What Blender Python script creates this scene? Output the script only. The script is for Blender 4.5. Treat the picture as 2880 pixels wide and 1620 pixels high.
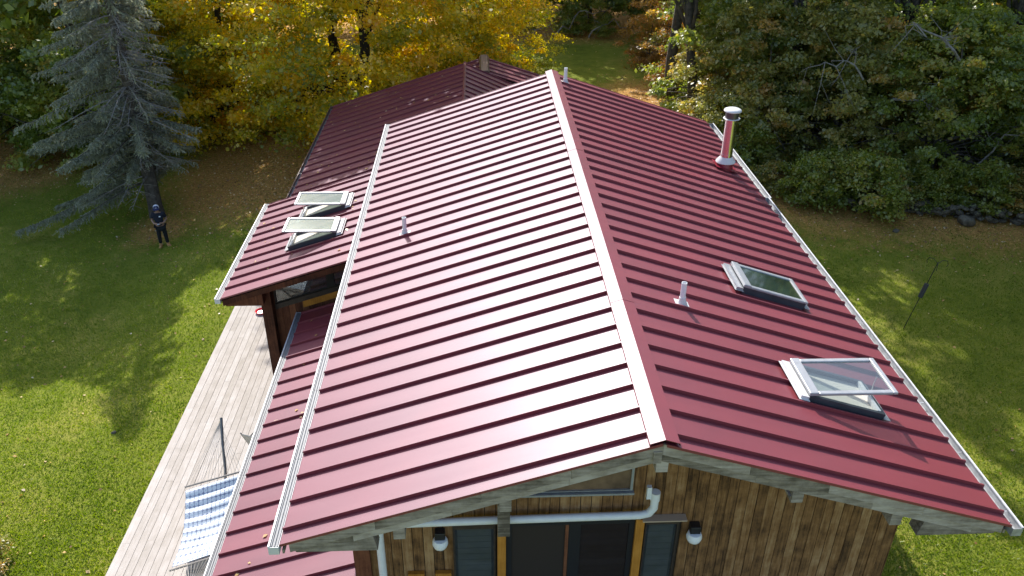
import bpy, math, random
import numpy as np
from mathutils import Matrix, Vector
R_=math.radians
for o in list(bpy.data.objects): bpy.data.objects.remove(o)
scn=bpy.context.scene; COL=scn.collection

# ------------------------------------------------------------------ camera, sky, sun, exposure
camd=bpy.data.cameras.new('camera'); cam=bpy.data.objects.new('camera',camd); COL.objects.link(cam); scn.camera=cam
camd.sensor_width=36; camd.lens=28.86; camd.clip_end=2000; camd.clip_start=.1
def cam_axes(th=.5247,ps=.0458,ro=-.008):
    fw=Vector((math.sin(ps)*math.cos(th),math.cos(ps)*math.cos(th),-math.sin(th)))
    r=Vector((math.cos(ps),-math.sin(ps),0)); d=fw.cross(r)
    return math.cos(ro)*r+math.sin(ro)*d, -math.sin(ro)*r+math.cos(ro)*d, fw
_r,_d,_f=cam_axes()
M=Matrix(((_r.x,-_d.x,-_f.x,-2.048),(_r.y,-_d.y,-_f.y,-7.079),(_r.z,-_d.z,-_f.z,13.024),(0,0,0,1)))
cam.matrix_world=M
SUN_EL,SUN_AZ=R_(38.0),R_(16.2)          # azimuth: from +Y towards -X
world=bpy.data.worlds.new('World'); scn.world=world; world.use_nodes=True
wn=world.node_tree.nodes; wl=world.node_tree.links
sky=wn.new('ShaderNodeTexSky'); sky.sky_type='NISHITA'; sky.sun_disc=False
sky.sun_elevation=SUN_EL; sky.sun_rotation=-SUN_AZ
sky.altitude=200; sky.air_density=1.0; sky.dust_density=2.2; sky.ozone_density=1.0
wn['Background'].inputs[1].default_value=.15
wl.new(sky.outputs[0],wn['Background'].inputs[0])
sd=bpy.data.lights.new('sun','SUN'); sd.energy=3.5; sd.angle=R_(.53); sd.color=(1,.965,.915)
sun=bpy.data.objects.new('sun',sd); COL.objects.link(sun); sun.location=(-6,20,30)
sdir=Vector((-math.sin(SUN_AZ)*math.cos(SUN_EL),math.cos(SUN_AZ)*math.cos(SUN_EL),math.sin(SUN_EL)))
sun.rotation_euler=sdir.to_track_quat('Z','Y').to_euler()
scn.view_settings.view_transform='Standard'; scn.view_settings.look='None'
scn.view_settings.exposure=.92; scn.view_settings.gamma=1; scn.view_settings.use_curve_mapping=False
scn.render.engine='CYCLES'; scn.render.resolution_x=1024; scn.render.resolution_y=576
scn.cycles.max_bounces=8; scn.cycles.transparent_max_bounces=8

# ------------------------------------------------------------------ helpers
rng=np.random.default_rng(7); random.seed(7)
class B:
    """collects vertices and faces of one mesh"""
    def __init__(s): s.v=[]; s.f=[]
    def quad(s,*p): n=len(s.v); s.v+=[tuple(q) for q in p]; s.f.append(tuple(range(n,n+len(p)))); return s
    def box(s,a,b):
        (x0,y0,z0),(x1,y1,z1)=a,b; n=len(s.v)
        s.v+=[(x0,y0,z0),(x1,y0,z0),(x1,y1,z0),(x0,y1,z0),(x0,y0,z1),(x1,y0,z1),(x1,y1,z1),(x0,y1,z1)]
        s.f+=[tuple(n+i for i in f) for f in ((3,2,1,0),(4,5,6,7),(0,1,5,4),(1,2,6,5),(2,3,7,6),(3,0,4,7))]; return s
    def prism(s,prof,ext):
        """prof: polygon as 3D points; ext: extrusion vector"""
        n=len(s.v); k=len(prof); e=Vector(ext)
        s.v+=[tuple(Vector(p)) for p in prof]+[tuple(Vector(p)+e) for p in prof]
        s.f.append(tuple(range(n+k-1,n-1,-1))); s.f.append(tuple(range(n+k,n+2*k)))
        for i in range(k):
            j=(i+1)%k; s.f.append((n+i,n+j,n+k+j,n+k+i))
        return s
    def tube(s,pts,rad,seg=8,cap=True):
        pts=[Vector(p) for p in pts]; k=len(pts); n=len(s.v)
        rad=rad if hasattr(rad,'__len__') else [rad]*k
        a=None
        for i,p in enumerate(pts):
            t=(pts[min(i+1,k-1)]-pts[max(i-1,0)]).normalized()
            if a is None: a=t.cross(Vector((0,0,1)) if abs(t.z)<.9 else Vector((1,0,0)))
            a=(a-t*a.dot(t)).normalized(); b=t.cross(a)
            for j in range(seg):
                w=2*math.pi*j/seg; s.v.append(tuple(p+(a*math.cos(w)+b*math.sin(w))*rad[i]))
        for i in range(k-1):
            for j in range(seg):
                q=(j+1)%seg; s.f.append((n+i*seg+j,n+i*seg+q,n+(i+1)*seg+q,n+(i+1)*seg+j))
        if cap:
            s.f.append(tuple(n+j for j in range(seg))[::-1]); s.f.append(tuple(n+(k-1)*seg+j for j in range(seg)))
        return s
    def lathe(s,c,prof,seg=16,axis=None):
        """prof: list of (radius,height) from base; c centre"""
        n=len(s.v); c=Vector(c); ax=Vector(axis or (0,0,1)).normalized()
        a=ax.cross(Vector((0,1,0)) if abs(ax.y)<.9 else Vector((1,0,0))).normalized(); b=ax.cross(a)
        for r,h in prof:
            for j in range(seg):
                w=2*math.pi*j/seg; s.v.append(tuple(c+ax*h+(a*math.cos(w)+b*math.sin(w))*r))
        for i in range(len(prof)-1):
            for j in range(seg):
                q=(j+1)%seg; s.f.append((n+i*seg+j,n+i*seg+q,n+(i+1)*seg+q,n+(i+1)*seg+j))
        s.f.append(tuple(n+j for j in range(seg))[::-1]); m=n+(len(prof)-1)*seg; s.f.append(tuple(m+j for j in range(seg)))
        return s
    def mesh(s,name,mat,smooth=False):
        me=bpy.data.meshes.new(name); me.from_pydata(s.v,[],s.f); me.validate()
        if mat: me.materials.append(mat)
        if smooth: me.shade_smooth() if hasattr(me,'shade_smooth') else None
        return me
def WM(o):
    m=o.matrix_basis.copy()
    return (WM(o.parent)@o.matrix_parent_inverse@m) if o.parent else m
def put(o,parent):
    COL.objects.link(o)
    if parent is not None: o.parent=parent; o.matrix_parent_inverse=WM(parent).inverted()
    return o
def obj(name,b,mat,parent=None,smooth=False,bevel=0,angle=40):
    me=b.mesh(name,mat,False) if isinstance(b,B) else b
    o=bpy.data.objects.new(name,me)
    if smooth:
        me.polygons.foreach_set('use_smooth',[True]*len(me.polygons))
        try: me.set_sharp_from_angle(angle=R_(angle))
        except Exception: pass
    if bevel:
        m=o.modifiers.new('bevel','BEVEL'); m.width=bevel; m.segments=2; m.limit_method='ANGLE'
    return put(o,parent)
def tag(o,label=None,cat=None,group=None,kind=None):
    if label: o['label']=label
    if cat: o['category']=cat
    if group: o['group']=group
    if kind: o['kind']=kind
    return o
def thing(name,loc,label,cat,group=None):
    o=bpy.data.objects.new(name,None); o.empty_display_size=.3; o.location=loc; COL.objects.link(o)
    return tag(o,label,cat,group)
def inst(src,parent,loc=(0,0,0)):
    o=src.copy(); o.location=loc; return put(o,parent)

# ------------------------------------------------------------------ materials
def mat(name):
    m=bpy.data.materials.new(name); m.use_nodes=True
    return m,m.node_tree.nodes,m.node_tree.links,m.node_tree.nodes['Principled BSDF']
def N(ns,t,**k):
    n=ns.new(t)
    for a,v in k.items(): setattr(n,a,v)
    return n
def ramp(ns,stops):
    n=ns.new('ShaderNodeValToRGB'); e=n.color_ramp.elements
    while len(e)<len(stops): e.new(.5)
    for q,(p,c) in zip(e,stops): q.position=p; q.color=(*c,1)
    return n
def simple(name,col,rough=.6,metal=0,spec=.5,noise=.0,scale=12,bump=0,bscale=60):
    m,ns,l,p=mat(name); p.inputs['Base Color'].default_value=(*col,1); p.inputs['Roughness'].default_value=rough
    p.inputs['Metallic'].default_value=metal; p.inputs['Specular IOR Level'].default_value=spec
    tc=N(ns,'ShaderNodeTexCoord')
    if noise:
        t=N(ns,'ShaderNodeTexNoise'); t.inputs['Scale'].default_value=scale; t.inputs['Detail'].default_value=6; l.new(tc.outputs['Object'],t.inputs['Vector'])
        r=ramp(ns,[(.3,tuple(c*(1-noise) for c in col)),(.7,tuple(min(1,c*(1+noise)) for c in col))]); l.new(t.outputs[0],r.inputs[0]); l.new(r.outputs[0],p.inputs['Base Color'])
    if bump:
        t=N(ns,'ShaderNodeTexNoise'); t.inputs['Scale'].default_value=bscale; t.inputs['Detail'].default_value=5; l.new(tc.outputs['Object'],t.inputs['Vector'])
        b=N(ns,'ShaderNodeBump'); b.inputs['Strength'].default_value=bump; b.inputs['Distance'].default_value=.02; l.new(t.outputs[0],b.inputs['Height']); l.new(b.outputs[0],p.inputs['Normal'])
    return m
def roof_metal(name,col,rough):
    m,ns,l,p=mat(name); geo=N(ns,'ShaderNodeNewGeometry'); oi=N(ns,'ShaderNodeObjectInfo')
    p.inputs['Specular IOR Level'].default_value=.075
    t=N(ns,'ShaderNodeTexNoise'); t.inputs['Scale'].default_value=.9; t.inputs['Detail'].default_value=5; l.new(geo.outputs['Position'],t.inputs['Vector'])
    mx=N(ns,'ShaderNodeMath',operation='MULTIPLY_ADD'); mx.inputs[1].default_value=.25; l.new(oi.outputs['Random'],mx.inputs[0]); l.new(t.outputs[0],mx.inputs[2])
    r=ramp(ns,[(.3,tuple(c*.86 for c in col)),(.9,tuple(c*1.14 for c in col))]); l.new(mx.outputs[0],r.inputs[0]); l.new(r.outputs[0],p.inputs['Base Color'])
    # dust film: roughness varies softly
    t2=N(ns,'ShaderNodeTexNoise'); t2.inputs['Scale'].default_value=2.2; t2.inputs['Detail'].default_value=8; l.new(geo.outputs['Position'],t2.inputs['Vector'])
    rr=N(ns,'ShaderNodeMapRange'); rr.inputs[1].default_value=.3; rr.inputs[2].default_value=.7; rr.inputs[3].default_value=rough-.025; rr.inputs[4].default_value=rough+.03
    l.new(t2.outputs[0],rr.inputs[0]); l.new(rr.outputs[0],p.inputs['Roughness'])
    # oil canning
    mp=N(ns,'ShaderNodeMapping'); mp.inputs['Scale'].default_value=(.5,2.2,.5); l.new(geo.outputs['Position'],mp.inputs[0])
    t3=N(ns,'ShaderNodeTexNoise'); t3.inputs['Scale'].default_value=1.3; t3.inputs['Detail'].default_value=1; l.new(mp.outputs[0],t3.inputs['Vector'])
    b=N(ns,'ShaderNodeBump'); b.inputs['Strength'].default_value=.7; b.inputs['Distance'].default_value=.012; l.new(t3.outputs[0],b.inputs['Height']); l.new(b.outputs[0],p.inputs['Normal'])
    gl=N(ns,'ShaderNodeBsdfGlossy'); gl.inputs['Roughness'].default_value=.585; gl.inputs[0].default_value=(.72,.84,.95,1)
    l.new(b.outputs[0],gl.inputs['Normal'])
    ms=N(ns,'ShaderNodeMixShader'); ms.inputs[0].default_value=.086; l.new(p.outputs[0],ms.inputs[1]); l.new(gl.outputs[0],ms.inputs[2]); l.new(ms.outputs[0],ns['Material Output'].inputs[0])
    return m
RED=roof_metal('red_roof_metal',(.192,.013,.016),.34)
def wood(name,c0,c1,c2,axis='Z',grain=30,bump=.5,rough=.85,var=1.0):
    """weathered wood: grain stretched along axis, tone differs from board to board"""
    m,ns,l,p=mat(name); p.inputs['Roughness'].default_value=rough; p.inputs['Specular IOR Level'].default_value=.25
    geo=N(ns,'ShaderNodeNewGeometry'); oi=N(ns,'ShaderNodeObjectInfo')
    ad=N(ns,'ShaderNodeVectorMath',operation='ADD'); cb=N(ns,'ShaderNodeCombineXYZ')
    mu=N(ns,'ShaderNodeMath',operation='MULTIPLY'); mu.inputs[1].default_value=37.; l.new(oi.outputs['Random'],mu.inputs[0])
    l.new(mu.outputs[0],cb.inputs[0]); l.new(mu.outputs[0],cb.inputs[2]); l.new(geo.outputs['Position'],ad.inputs[0]); l.new(cb.outputs[0],ad.inputs[1])
    sc={'X':(.06,1,1),'Y':(1,.06,1),'Z':(1,1,.06)}[axis]
    mp=N(ns,'ShaderNodeMapping'); mp.inputs['Scale'].default_value=sc; l.new(ad.outputs[0],mp.inputs[0])
    g=N(ns,'ShaderNodeTexNoise'); g.inputs['Scale'].default_value=grain; g.inputs['Detail'].default_value=7; g.inputs['Roughness'].default_value=.65; l.new(mp.outputs[0],g.inputs['Vector'])
    bl=N(ns,'ShaderNodeTexNoise'); bl.inputs['Scale'].default_value=2.6; bl.inputs['Detail'].default_value=7; bl.inputs['Roughness'].default_value=.7; l.new(ad.outputs[0],bl.inputs['Vector'])
    a=N(ns,'ShaderNodeMath',operation='MULTIPLY_ADD'); a.inputs[1].default_value=.45; l.new(g.outputs[0],a.inputs[0])
    b2=N(ns,'ShaderNodeMath',operation='MULTIPLY_ADD'); b2.inputs[1].default_value=.55; l.new(bl.outputs[0],b2.inputs[0])
    b3=N(ns,'ShaderNodeMath',operation='MULTIPLY_ADD'); b3.inputs[1].default_value=.22*var; b3.inputs[2].default_value=-.11*var; l.new(oi.outputs['Random'],b3.inputs[0])
    l.new(b3.outputs[0],b2.inputs[2]); l.new(b2.outputs[0],a.inputs[2])
    r=ramp(ns,[(.34,c0),(.5,c1),(.66,c2)]); l.new(a.outputs[0],r.inputs[0]); l.new(r.outputs[0],p.inputs['Base Color'])
    bm=N(ns,'ShaderNodeBump'); bm.inputs['Strength'].default_value=bump; bm.inputs['Distance'].default_value=.006; l.new(g.outputs[0],bm.inputs['Height']); l.new(bm.outputs[0],p.inputs['Normal'])
    return m
SIDING=wood('weathered_siding',(.055,.027,.011),(.23,.115,.043),(.39,.24,.115),'Z',34,.9,.85,.6)
REDWOOD=wood('stained_brown_wood',(.05,.016,.008),(.12,.042,.02),(.2,.08,.038),'Z',30,.4)
GREYWOOD=wood('grey_weathered_wood',(.10,.082,.062),(.28,.24,.195),(.45,.40,.345),'X',26,.8)
DECKWOOD=wood('bleached_deck_wood',(.38,.335,.285),(.465,.415,.365),(.54,.495,.45),'Y',24,.3,.8,.75)
BALC=wood('grey_balcony_wood',(.15,.14,.13),(.25,.24,.22),(.35,.34,.32),'X',24,.3,.8)
ORANGE=wood('orange_stained_wood',(.30,.12,.015),(.45,.19,.028),(.55,.26,.05),'Z',26,.2,.6)
DARKWOOD=simple('dark_stained_frame',(.035,.022,.014),.7,noise=.4,scale=20,bump=.3)
WHITE=simple('white_painted_metal',(.62,.62,.61),.5,noise=.06,scale=5)
PVC=simple('white_plastic_pipe',(.75,.76,.76),.4,noise=.05,scale=9)
GUTIN=simple('galvanised_gutter_inside',(.38,.39,.40),.45,metal=.3,noise=.25,scale=8)
ALU=simple('grey_aluminium_cladding',(.34,.35,.36),.42,metal=.25,noise=.1,scale=10)
DKALU=simple('dark_grey_cladding',(.055,.062,.075),.4,metal=.2,noise=.15,scale=8)
STEEL=simple('polished_stainless_steel',(.78,.76,.76),.13,metal=1,noise=.04,scale=6)
BLACK=simple('black_metal',(.012,.012,.014),.45)
DARKIN=simple('dark_interior',(.02,.017,.015),.9)
BEIGE=simple('painted_shaft',(.62,.58,.50),.7)
GLOBE=simple('opal_glass_globe',(.82,.83,.84),.25)
BOOTRED=simple('red_flashing',(.26,.016,.035),.35)
CAPBROWN=simple('ridge_cap_brown',(.16,.085,.07),.45)  # brown of the far ridge cap stands for yellow trees reflected in it
def glass(name,tint,alpha,rough=.03):
    m,ns,l,p=mat(name); ns.remove(p); out=ns['Material Output']
    t=N(ns,'ShaderNodeBsdfTransparent'); t.inputs[0].default_value=(*tint,1)
    g=N(ns,'ShaderNodeBsdfGlossy'); g.inputs['Roughness'].default_value=rough; g.inputs[0].default_value=(.9,.95,.95,1)
    d=N(ns,'ShaderNodeBsdfDiffuse'); d.inputs[0].default_value=(*[c*(.12 if alpha<.3 else .42) for c in tint],1)
    lw=N(ns,'ShaderNodeLayerWeight'); lw.inputs[0].default_value=.5; pw=N(ns,'ShaderNodeMath',operation='POWER'); pw.inputs[1].default_value=4; l.new(lw.outputs['Facing'],pw.inputs[0]); f=N(ns,'ShaderNodeMath',operation='MULTIPLY_ADD'); f.inputs[1].default_value=.8; f.inputs[2].default_value=.06; l.new(pw.outputs[0],f.inputs[0])
    m1=N(ns,'ShaderNodeMixShader'); m1.inputs[0].default_value=alpha; l.new(t.outputs[0],m1.inputs[1]); l.new(d.outputs[0],m1.inputs[2])
    m2=N(ns,'ShaderNodeMixShader'); l.new(f.outputs[0],m2.inputs[0]); l.new(m1.outputs[0],m2.inputs[1]); l.new(g.outputs[0],m2.inputs[2]); l.new(m2.outputs[0],out.inputs[0])
    return m
PANE=glass('clear_window_glass',(.84,.89,.88),.12)
PALEPANE=glass('pale_reflection_glass',(.80,.90,.84),.55,.12)  # pale green tone stands for trees reflected in the glass
GREENPANE=simple('dark_green_glazing',(.018,.034,.027),.06,spec=.8,noise=.5,scale=3)
DARKPANE=simple('dark_window_glass',(.022,.015,.011),.05,spec=.45)
STONE=simple('field_stone',(.135,.12,.09),.9,noise=.45,scale=5,bump=.6,bscale=18)
BARK=simple('grey_brown_bark',(.085,.072,.06),.95,noise=.5,scale=7,bump=.9,bscale=22)
PALEBARK=simple('pale_grey_bark',(.17,.15,.125),.95,noise=.5,scale=7,bump=.9,bscale=22)
DARKBARK=simple('dark_bark',(.03,.025,.02),.95,noise=.5,scale=7,bump=.9,bscale=22)  # darker bark, used for the maple trunks
DEADWOOD=simple('pale_dead_wood',(.27,.25,.23),.9,noise=.35,scale=9,bump=.4)
def leafmat(name,stops,trans=.45,gloss=.06):
    m,ns,l,p=mat(name); ns.remove(p); out=ns['Material Output']
    at=N(ns,'ShaderNodeAttribute',attribute_name='tint'); r=ramp(ns,stops); l.new(at.outputs['Fac'],r.inputs[0])
    d=N(ns,'ShaderNodeBsdfDiffuse'); t=N(ns,'ShaderNodeBsdfTranslucent'); g=N(ns,'ShaderNodeBsdfGlossy'); g.inputs['Roughness'].default_value=.42
    hs=N(ns,'ShaderNodeHueSaturation'); hs.inputs['Saturation'].default_value=1.12; hs.inputs['Value'].default_value=1.75; l.new(r.outputs[0],hs.inputs['Color'])
    l.new(r.outputs[0],d.inputs[0]); l.new(hs.outputs[0],t.inputs[0])
    a=N(ns,'ShaderNodeMixShader'); a.inputs[0].default_value=trans; l.new(d.outputs[0],a.inputs[1]); l.new(t.outputs[0],a.inputs[2])
    b=N(ns,'ShaderNodeMixShader'); b.inputs[0].default_value=gloss; l.new(a.outputs[0],b.inputs[1]); l.new(g.outputs[0],b.inputs[2]); l.new(b.outputs[0],out.inputs[0])
    return m
MAPLE=leafmat('autumn_maple_leaf',[(0,(.17,.22,.02)),(.3,(.38,.37,.02)),(.55,(.64,.50,.02)),(.8,(.74,.54,.025)),(1,(.66,.42,.035))],.58)
GREENLF=leafmat('green_leaf',[(0,(.11,.16,.025)),(.4,(.21,.265,.038)),(.75,(.34,.355,.065)),(1,(.50,.36,.075))],.45,.07)
OLIVELF=leafmat('olive_brown_leaf',[(0,(.14,.165,.035)),(.4,(.25,.255,.055)),(.75,(.39,.34,.085)),(1,(.50,.31,.075))],.45,.07)
ORANGELF=leafmat('orange_brown_leaf',[(0,(.20,.14,.04)),(.5,(.40,.23,.055)),(1,(.55,.29,.07))],.45)
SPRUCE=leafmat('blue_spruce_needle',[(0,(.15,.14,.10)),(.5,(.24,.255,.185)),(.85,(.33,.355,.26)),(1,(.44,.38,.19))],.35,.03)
LITTER=leafmat('fallen_leaf',[(0,(.20,.11,.045)),(.5,(.44,.26,.09)),(.85,(.62,.40,.13)),(1,(.75,.65,.45))],.2)
GRASSBL=leafmat('grass_blade',[(0,(.10,.16,.016)),(.5,(.19,.26,.022)),(.8,(.30,.335,.045)),(1,(.48,.43,.18))],.4,.03)

# ------------------------------------------------------------------ terrain
def ground(x,y):
    x=np.asarray(x,float); y=np.asarray(y,float)
    t=np.clip((-9.8-x)/4.5,0,1); t=t*t*(3-2*t)
    s=np.clip((y-6)/10,0,1); s=s*s*(3-2*s)
    z=-.9*t*(.25+.75*s)
    z=z+.05*np.sin(x*.7+1.3)*np.sin(y*.53)*np.clip(np.abs(x)/8-.8,0,1)
    far=np.clip((np.hypot(x,y)-75)/200,0,1); return z+far*5
def axis_pts(lo,hi,step,far):
    a=list(np.arange(lo,hi+1e-6,step)); g=step; p=hi
    while p<far: g*=1.35; p+=g; a.append(p)
    g=step; p=lo
    while p>-far: g*=1.35; p-=g; a.insert(0,p)
    return np.array(a)
xs=axis_pts(-30,36,.5,420); ys=axis_pts(-6,60,.5,420)
X,Y=np.meshgrid(xs,ys); Z=ground(X,Y)
nx,ny=len(xs),len(ys)
V=np.stack([X.ravel(),Y.ravel(),Z.ravel()],1)
i=np.arange(nx-1)[None,:]+nx*np.arange(ny-1)[:,None]; i=i.ravel()
F=np.stack([i,i+1,i+1+nx,i+nx],1)
me=bpy.data.meshes.new('lawn'); me.from_pydata(V.tolist(),[],F.tolist())
me.polygons.foreach_set('use_smooth',[True]*len(me.polygons))
def litter_amount(x,y):
    """how thickly dead leaves lie: below the maples and along the edge of the wood"""
    x=np.asarray(x,float); y=np.asarray(y,float)
    a=1.3*np.exp(-(((x+10.3)/4.6)**2+((y-27.5)/6.0)**2))
    b=np.clip((y-16.2+.25*(x-9))/6.5,0,1)*np.clip((x-7.0)/3,0,1)
    c=np.clip((y-45)/6,0,1)
    d=np.exp(-(((x-6.6)/2.4)**2+((y-33.5)/5.5)**2))
    e=np.clip((-17.5-x)/4,0,1)*np.clip((y-23)/5,0,1)
    f=.8*np.exp(-(((x+14.2)/1.6)**2+((y-21.8)/1.8)**2))
    return np.clip(np.maximum.reduce([1.25*a,b,c,d,e,f]),0,1)
at=me.attributes.new('litter','FLOAT','POINT'); at.data.foreach_set('value',litter_amount(V[:,0],V[:,1]).astype(np.float32))
m,ns,l,p=mat('lawn_and_litter'); p.inputs['Roughness'].default_value=.95; p.inputs['Specular IOR Level'].default_value=.1
geo=N(ns,'ShaderNodeNewGeometry')
def nz(scale,det=6,rough=.6):
    t=N(ns,'ShaderNodeTexNoise'); t.inputs['Scale'].default_value=scale; t.inputs['Detail'].default_value=det; t.inputs['Roughness'].default_value=rough; l.new(geo.outputs['Position'],t.inputs['Vector']); return t
big,mid,fine=nz(.35,5),nz(2.3,6),nz(24,6,.7)
a1=N(ns,'ShaderNodeMath',operation='MULTIPLY_ADD'); a1.inputs[1].default_value=.42; l.new(big.outputs[0],a1.inputs[0])
a2=N(ns,'ShaderNodeMath',operation='MULTIPLY_ADD'); a2.inputs[1].default_value=.30; l.new(mid.outputs[0],a2.inputs[0])
a3=N(ns,'ShaderNodeMath',operation='MULTIPLY'); a3.inputs[1].default_value=.30; l.new(fine.outputs[0],a3.inputs[0])
l.new(a3.outputs[0],a2.inputs[2]); l.new(a2.outputs[0],a1.inputs[2])
gr=ramp(ns,[(.36,(.11,.145,.020)),(.5,(.205,.24,.030)),(.62,(.33,.31,.065)),(.72,(.46,.39,.17))]); l.new(a1.outputs[0],gr.inputs[0])
lf=nz(9,8,.75); lr=ramp(ns,[(.3,(.26,.13,.045)),(.5,(.52,.29,.09)),(.62,(.70,.43,.14)),(.75,(.75,.55,.26))]); l.new(lf.outputs[0],lr.inputs[0])
la=N(ns,'ShaderNodeAttribute',attribute_name='litter')
th=N(ns,'ShaderNodeMath',operation='MULTIPLY_ADD'); th.inputs[1].default_value=2.3; l.new(la.outputs['Fac'],th.inputs[0])
nn=nz(1.6,8,.75); n2=N(ns,'ShaderNodeMath',operation='MULTIPLY_ADD'); n2.inputs[1].default_value=2.2; n2.inputs[2].default_value=-1.72; l.new(nn.outputs[0],n2.inputs[0]); l.new(n2.outputs[0],th.inputs[2])
th.use_clamp=True
mx=N(ns,'ShaderNodeMixRGB'); l.new(th.outputs[0],mx.inputs[0]); l.new(gr.outputs[0],mx.inputs[1]); l.new(lr.outputs[0],mx.inputs[2]); l.new(mx.outputs[0],p.inputs['Base Color'])
bp=N(ns,'ShaderNodeBump'); bp.inputs['Strength'].default_value=.9; bp.inputs['Distance'].default_value=.06; l.new(fine.outputs[0],bp.inputs['Height']); l.new(bp.outputs[0],p.inputs['Normal'])
me.materials.append(m)
lawn=put(bpy.data.objects.new('lawn',me),None); tag(lawn,kind='structure')

# ------------------------------------------------------------------ house
SL=math.tan(R_(17.754)); CS=math.cos(R_(17.754))
house=thing('house',(0,7,0),'wooden house with ribbed red metal roofs, skylights and a weathered plank gable','house')
RIB=.052; RW=.024
def roof_slope(x0,z0,x1,z1,y0,y1,seams,w,material=RED,slab=.11,edge_near=True,edge_far=True):
    """standing-seam slope from ridge line (x0,z0) to eave line (x1,z1); one object per panel"""
    s=B(); t=slab
    s.prism([(x0,y0+.075,z0-.006),(x1,y0+.075,z1-.006),(x1,y0+.075,z1-.006-t),(x0,y0+.075,z0-.006-t)],(0,y1-y0-.08,0))
    roof=obj('roof',s,DARKWOOD,house)
    def panel(width,rib):
        b=B(); e=.0015
        b.prism([(x0,0,z0),(x0,0,z0-.004),(x1,0,z1-.004),(x1,0,z1)],(0,width-e,0))
        if rib:
            xe=x1+(.0 if x1>x0 else .0)
            b.prism([(x0,0,z0+.001),(x0,0,z0+RIB),(xe,0,z1+RIB),(xe,0,z1+.001)],(0,RW,0))
        return b.mesh('panel',material)
    edges=[y0]+list(seams)+[y1]
    cache={}
    for k in range(len(edges)-1):
        wd=round(edges[k+1]-edges[k],3); key=(wd,k>0)
        if wd<.02: continue
        if key not in cache: cache[key]=panel(wd,k>0)
        o=bpy.data.objects.new('panel',cache[key]); o.location=(0,edges[k],0); put(o,roof)
    for yy,do,sg in ((y0,edge_near,-1),(y1,edge_far,1)):
        if do:
            b=B(); ya,yb=(yy-.016,yy-.001) if sg<0 else (yy+.001,yy+.016)
            b.prism([(x0,ya,z0+.012),(x1,ya,z1+.012),(x1,ya,z1-.026),(x0,ya,z0-.026)],(0,yb-ya,0))
            obj('rake_trim',b,material,roof)
    return roof
W=.457; ZR=6.93
def zl(x,z=ZR): return z-SL*abs(x)
seams_main=[.127+W*i for i in range(33)]
YF=15.08
roofL=roof_slope(-.02,zl(.02),-4.46,zl(4.46),-.075,YF,seams_main,W)
roofR=roof_slope(.02,zl(.02),4.42,zl(4.42),-.095,YF,[.084+W*i for i in range(33)],W)
# ridge cap in lapped lengths
yj=[-.10,3.0,6.05,9.1,12.1,YF+.06]
for k in range(5):
    b=B(); d=.004*(k%2); c=.172; zc=ZR+RIB+.012+d
    ya=yj[k]-(.05 if k else 0); yb=yj[k+1]
    b.prism([(-c,ya,zc-SL*c),(0,ya,zc+.004),(c,ya,zc-SL*c),(c,ya,zc-SL*c-.045),(c-.004,ya,zc-SL*c-.045),(c-.004,ya,zc-SL*c-.006),(0,ya,zc-.004),(-c+.004,ya,zc-SL*c-.006),(-c+.004,ya,zc-SL*c-.045),(-c,ya,zc-SL*c-.045)],(0,yb-ya,0))
    obj('ridge_cap',b,RED,roofL)
# lower roof with the two skylights
def zs(x): return 3.43+SL*(x+7.93)
roofS=roof_slope(-4.0,zs(-4.0),-7.93,zs(-7.93),9.19,14.40,[9.593+W*i for i in range(11)],W)
def zp(x): return 2.72+SL*(x+6.27)
roofP=roof_slope(-3.80,zp(-3.80),-6.27,zp(-6.27),-.4,9.70,[2.296+W*i for i in range(-5,17)],W,edge_far=False)
# far wing: wide left slope, short steep right slope, higher rear roof
WW=.571; AX,AZ=-2.48,4.66
def za(x): return AZ+SL*(x-AX)
ws=[20.52+WW*i for i in range(-9,8)]
roofA=roof_slope(AX,AZ,-7.66,za(-7.66),15.25,24.70,[s for s in ws if s<24.6],WW)
roofA2=roof_slope(AX,AZ,2.2,AZ-4.68*.44,17.0,24.70,[17.09+WW*i for i in range(14)],WW)
obj('hip_flashing',B().prism([(AX-.05,16,AZ+.035),(AX,16,AZ+.06),(AX+.05,16,AZ+.03),(AX,16,AZ+.0)],(0,8.75,0)),RED,roofA,smooth=False)
BX,BZ=-1.72,4.30
roofB=roof_slope(BX,BZ,-7.4,BZ-SL*5.68,24.76,27.0,[25.0+WW*i for i in range(4)],WW)
roofB2=roof_slope(BX,BZ,3.4,BZ-SL*5.12,24.76,27.0,[25.0+WW*i for i in range(4)],WW)
obj('ridge_cap',B().prism([(BX-.2,24.6,BZ+.0),(BX-.13,24.6,BZ+.09),(BX+.13,24.6,BZ+.09),(BX+.2,24.6,BZ+.0)],(0,2.45,0)),CAPBROWN,roofB)
# walls of the house
def body(pts,y0,y1,m,name='wall'):
    return obj(name,B().prism([(x,y0,z) for x,z in pts],(0,y1-y0,0)),m,house)
gable=body([(-3.74,-.2),(3.74,-.2),(3.74,zl(3.74)-.14),(0,ZR-.14),(-3.74,zl(3.74)-.14)],.95,14.5,DARKWOOD)
body([(-7.1,-.2),(-3.75,-.2),(-3.75,zs(-3.75)-.14),(-7.1,zs(-7.1)-.14)],9.80,13.9,REDWOOD)
body([(-7.1,-.2),(1.8,-.2),(1.8,2.6),(AX,AZ-.16),(-7.1,za(-7.1)-.16)],15.3,24.2,REDWOOD)
body([(-6.8,-.2),(3.0,-.2),(3.0,2.5),(BX,BZ-.16),(-6.8,2.4)],24.3,26.6,REDWOOD)
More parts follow.
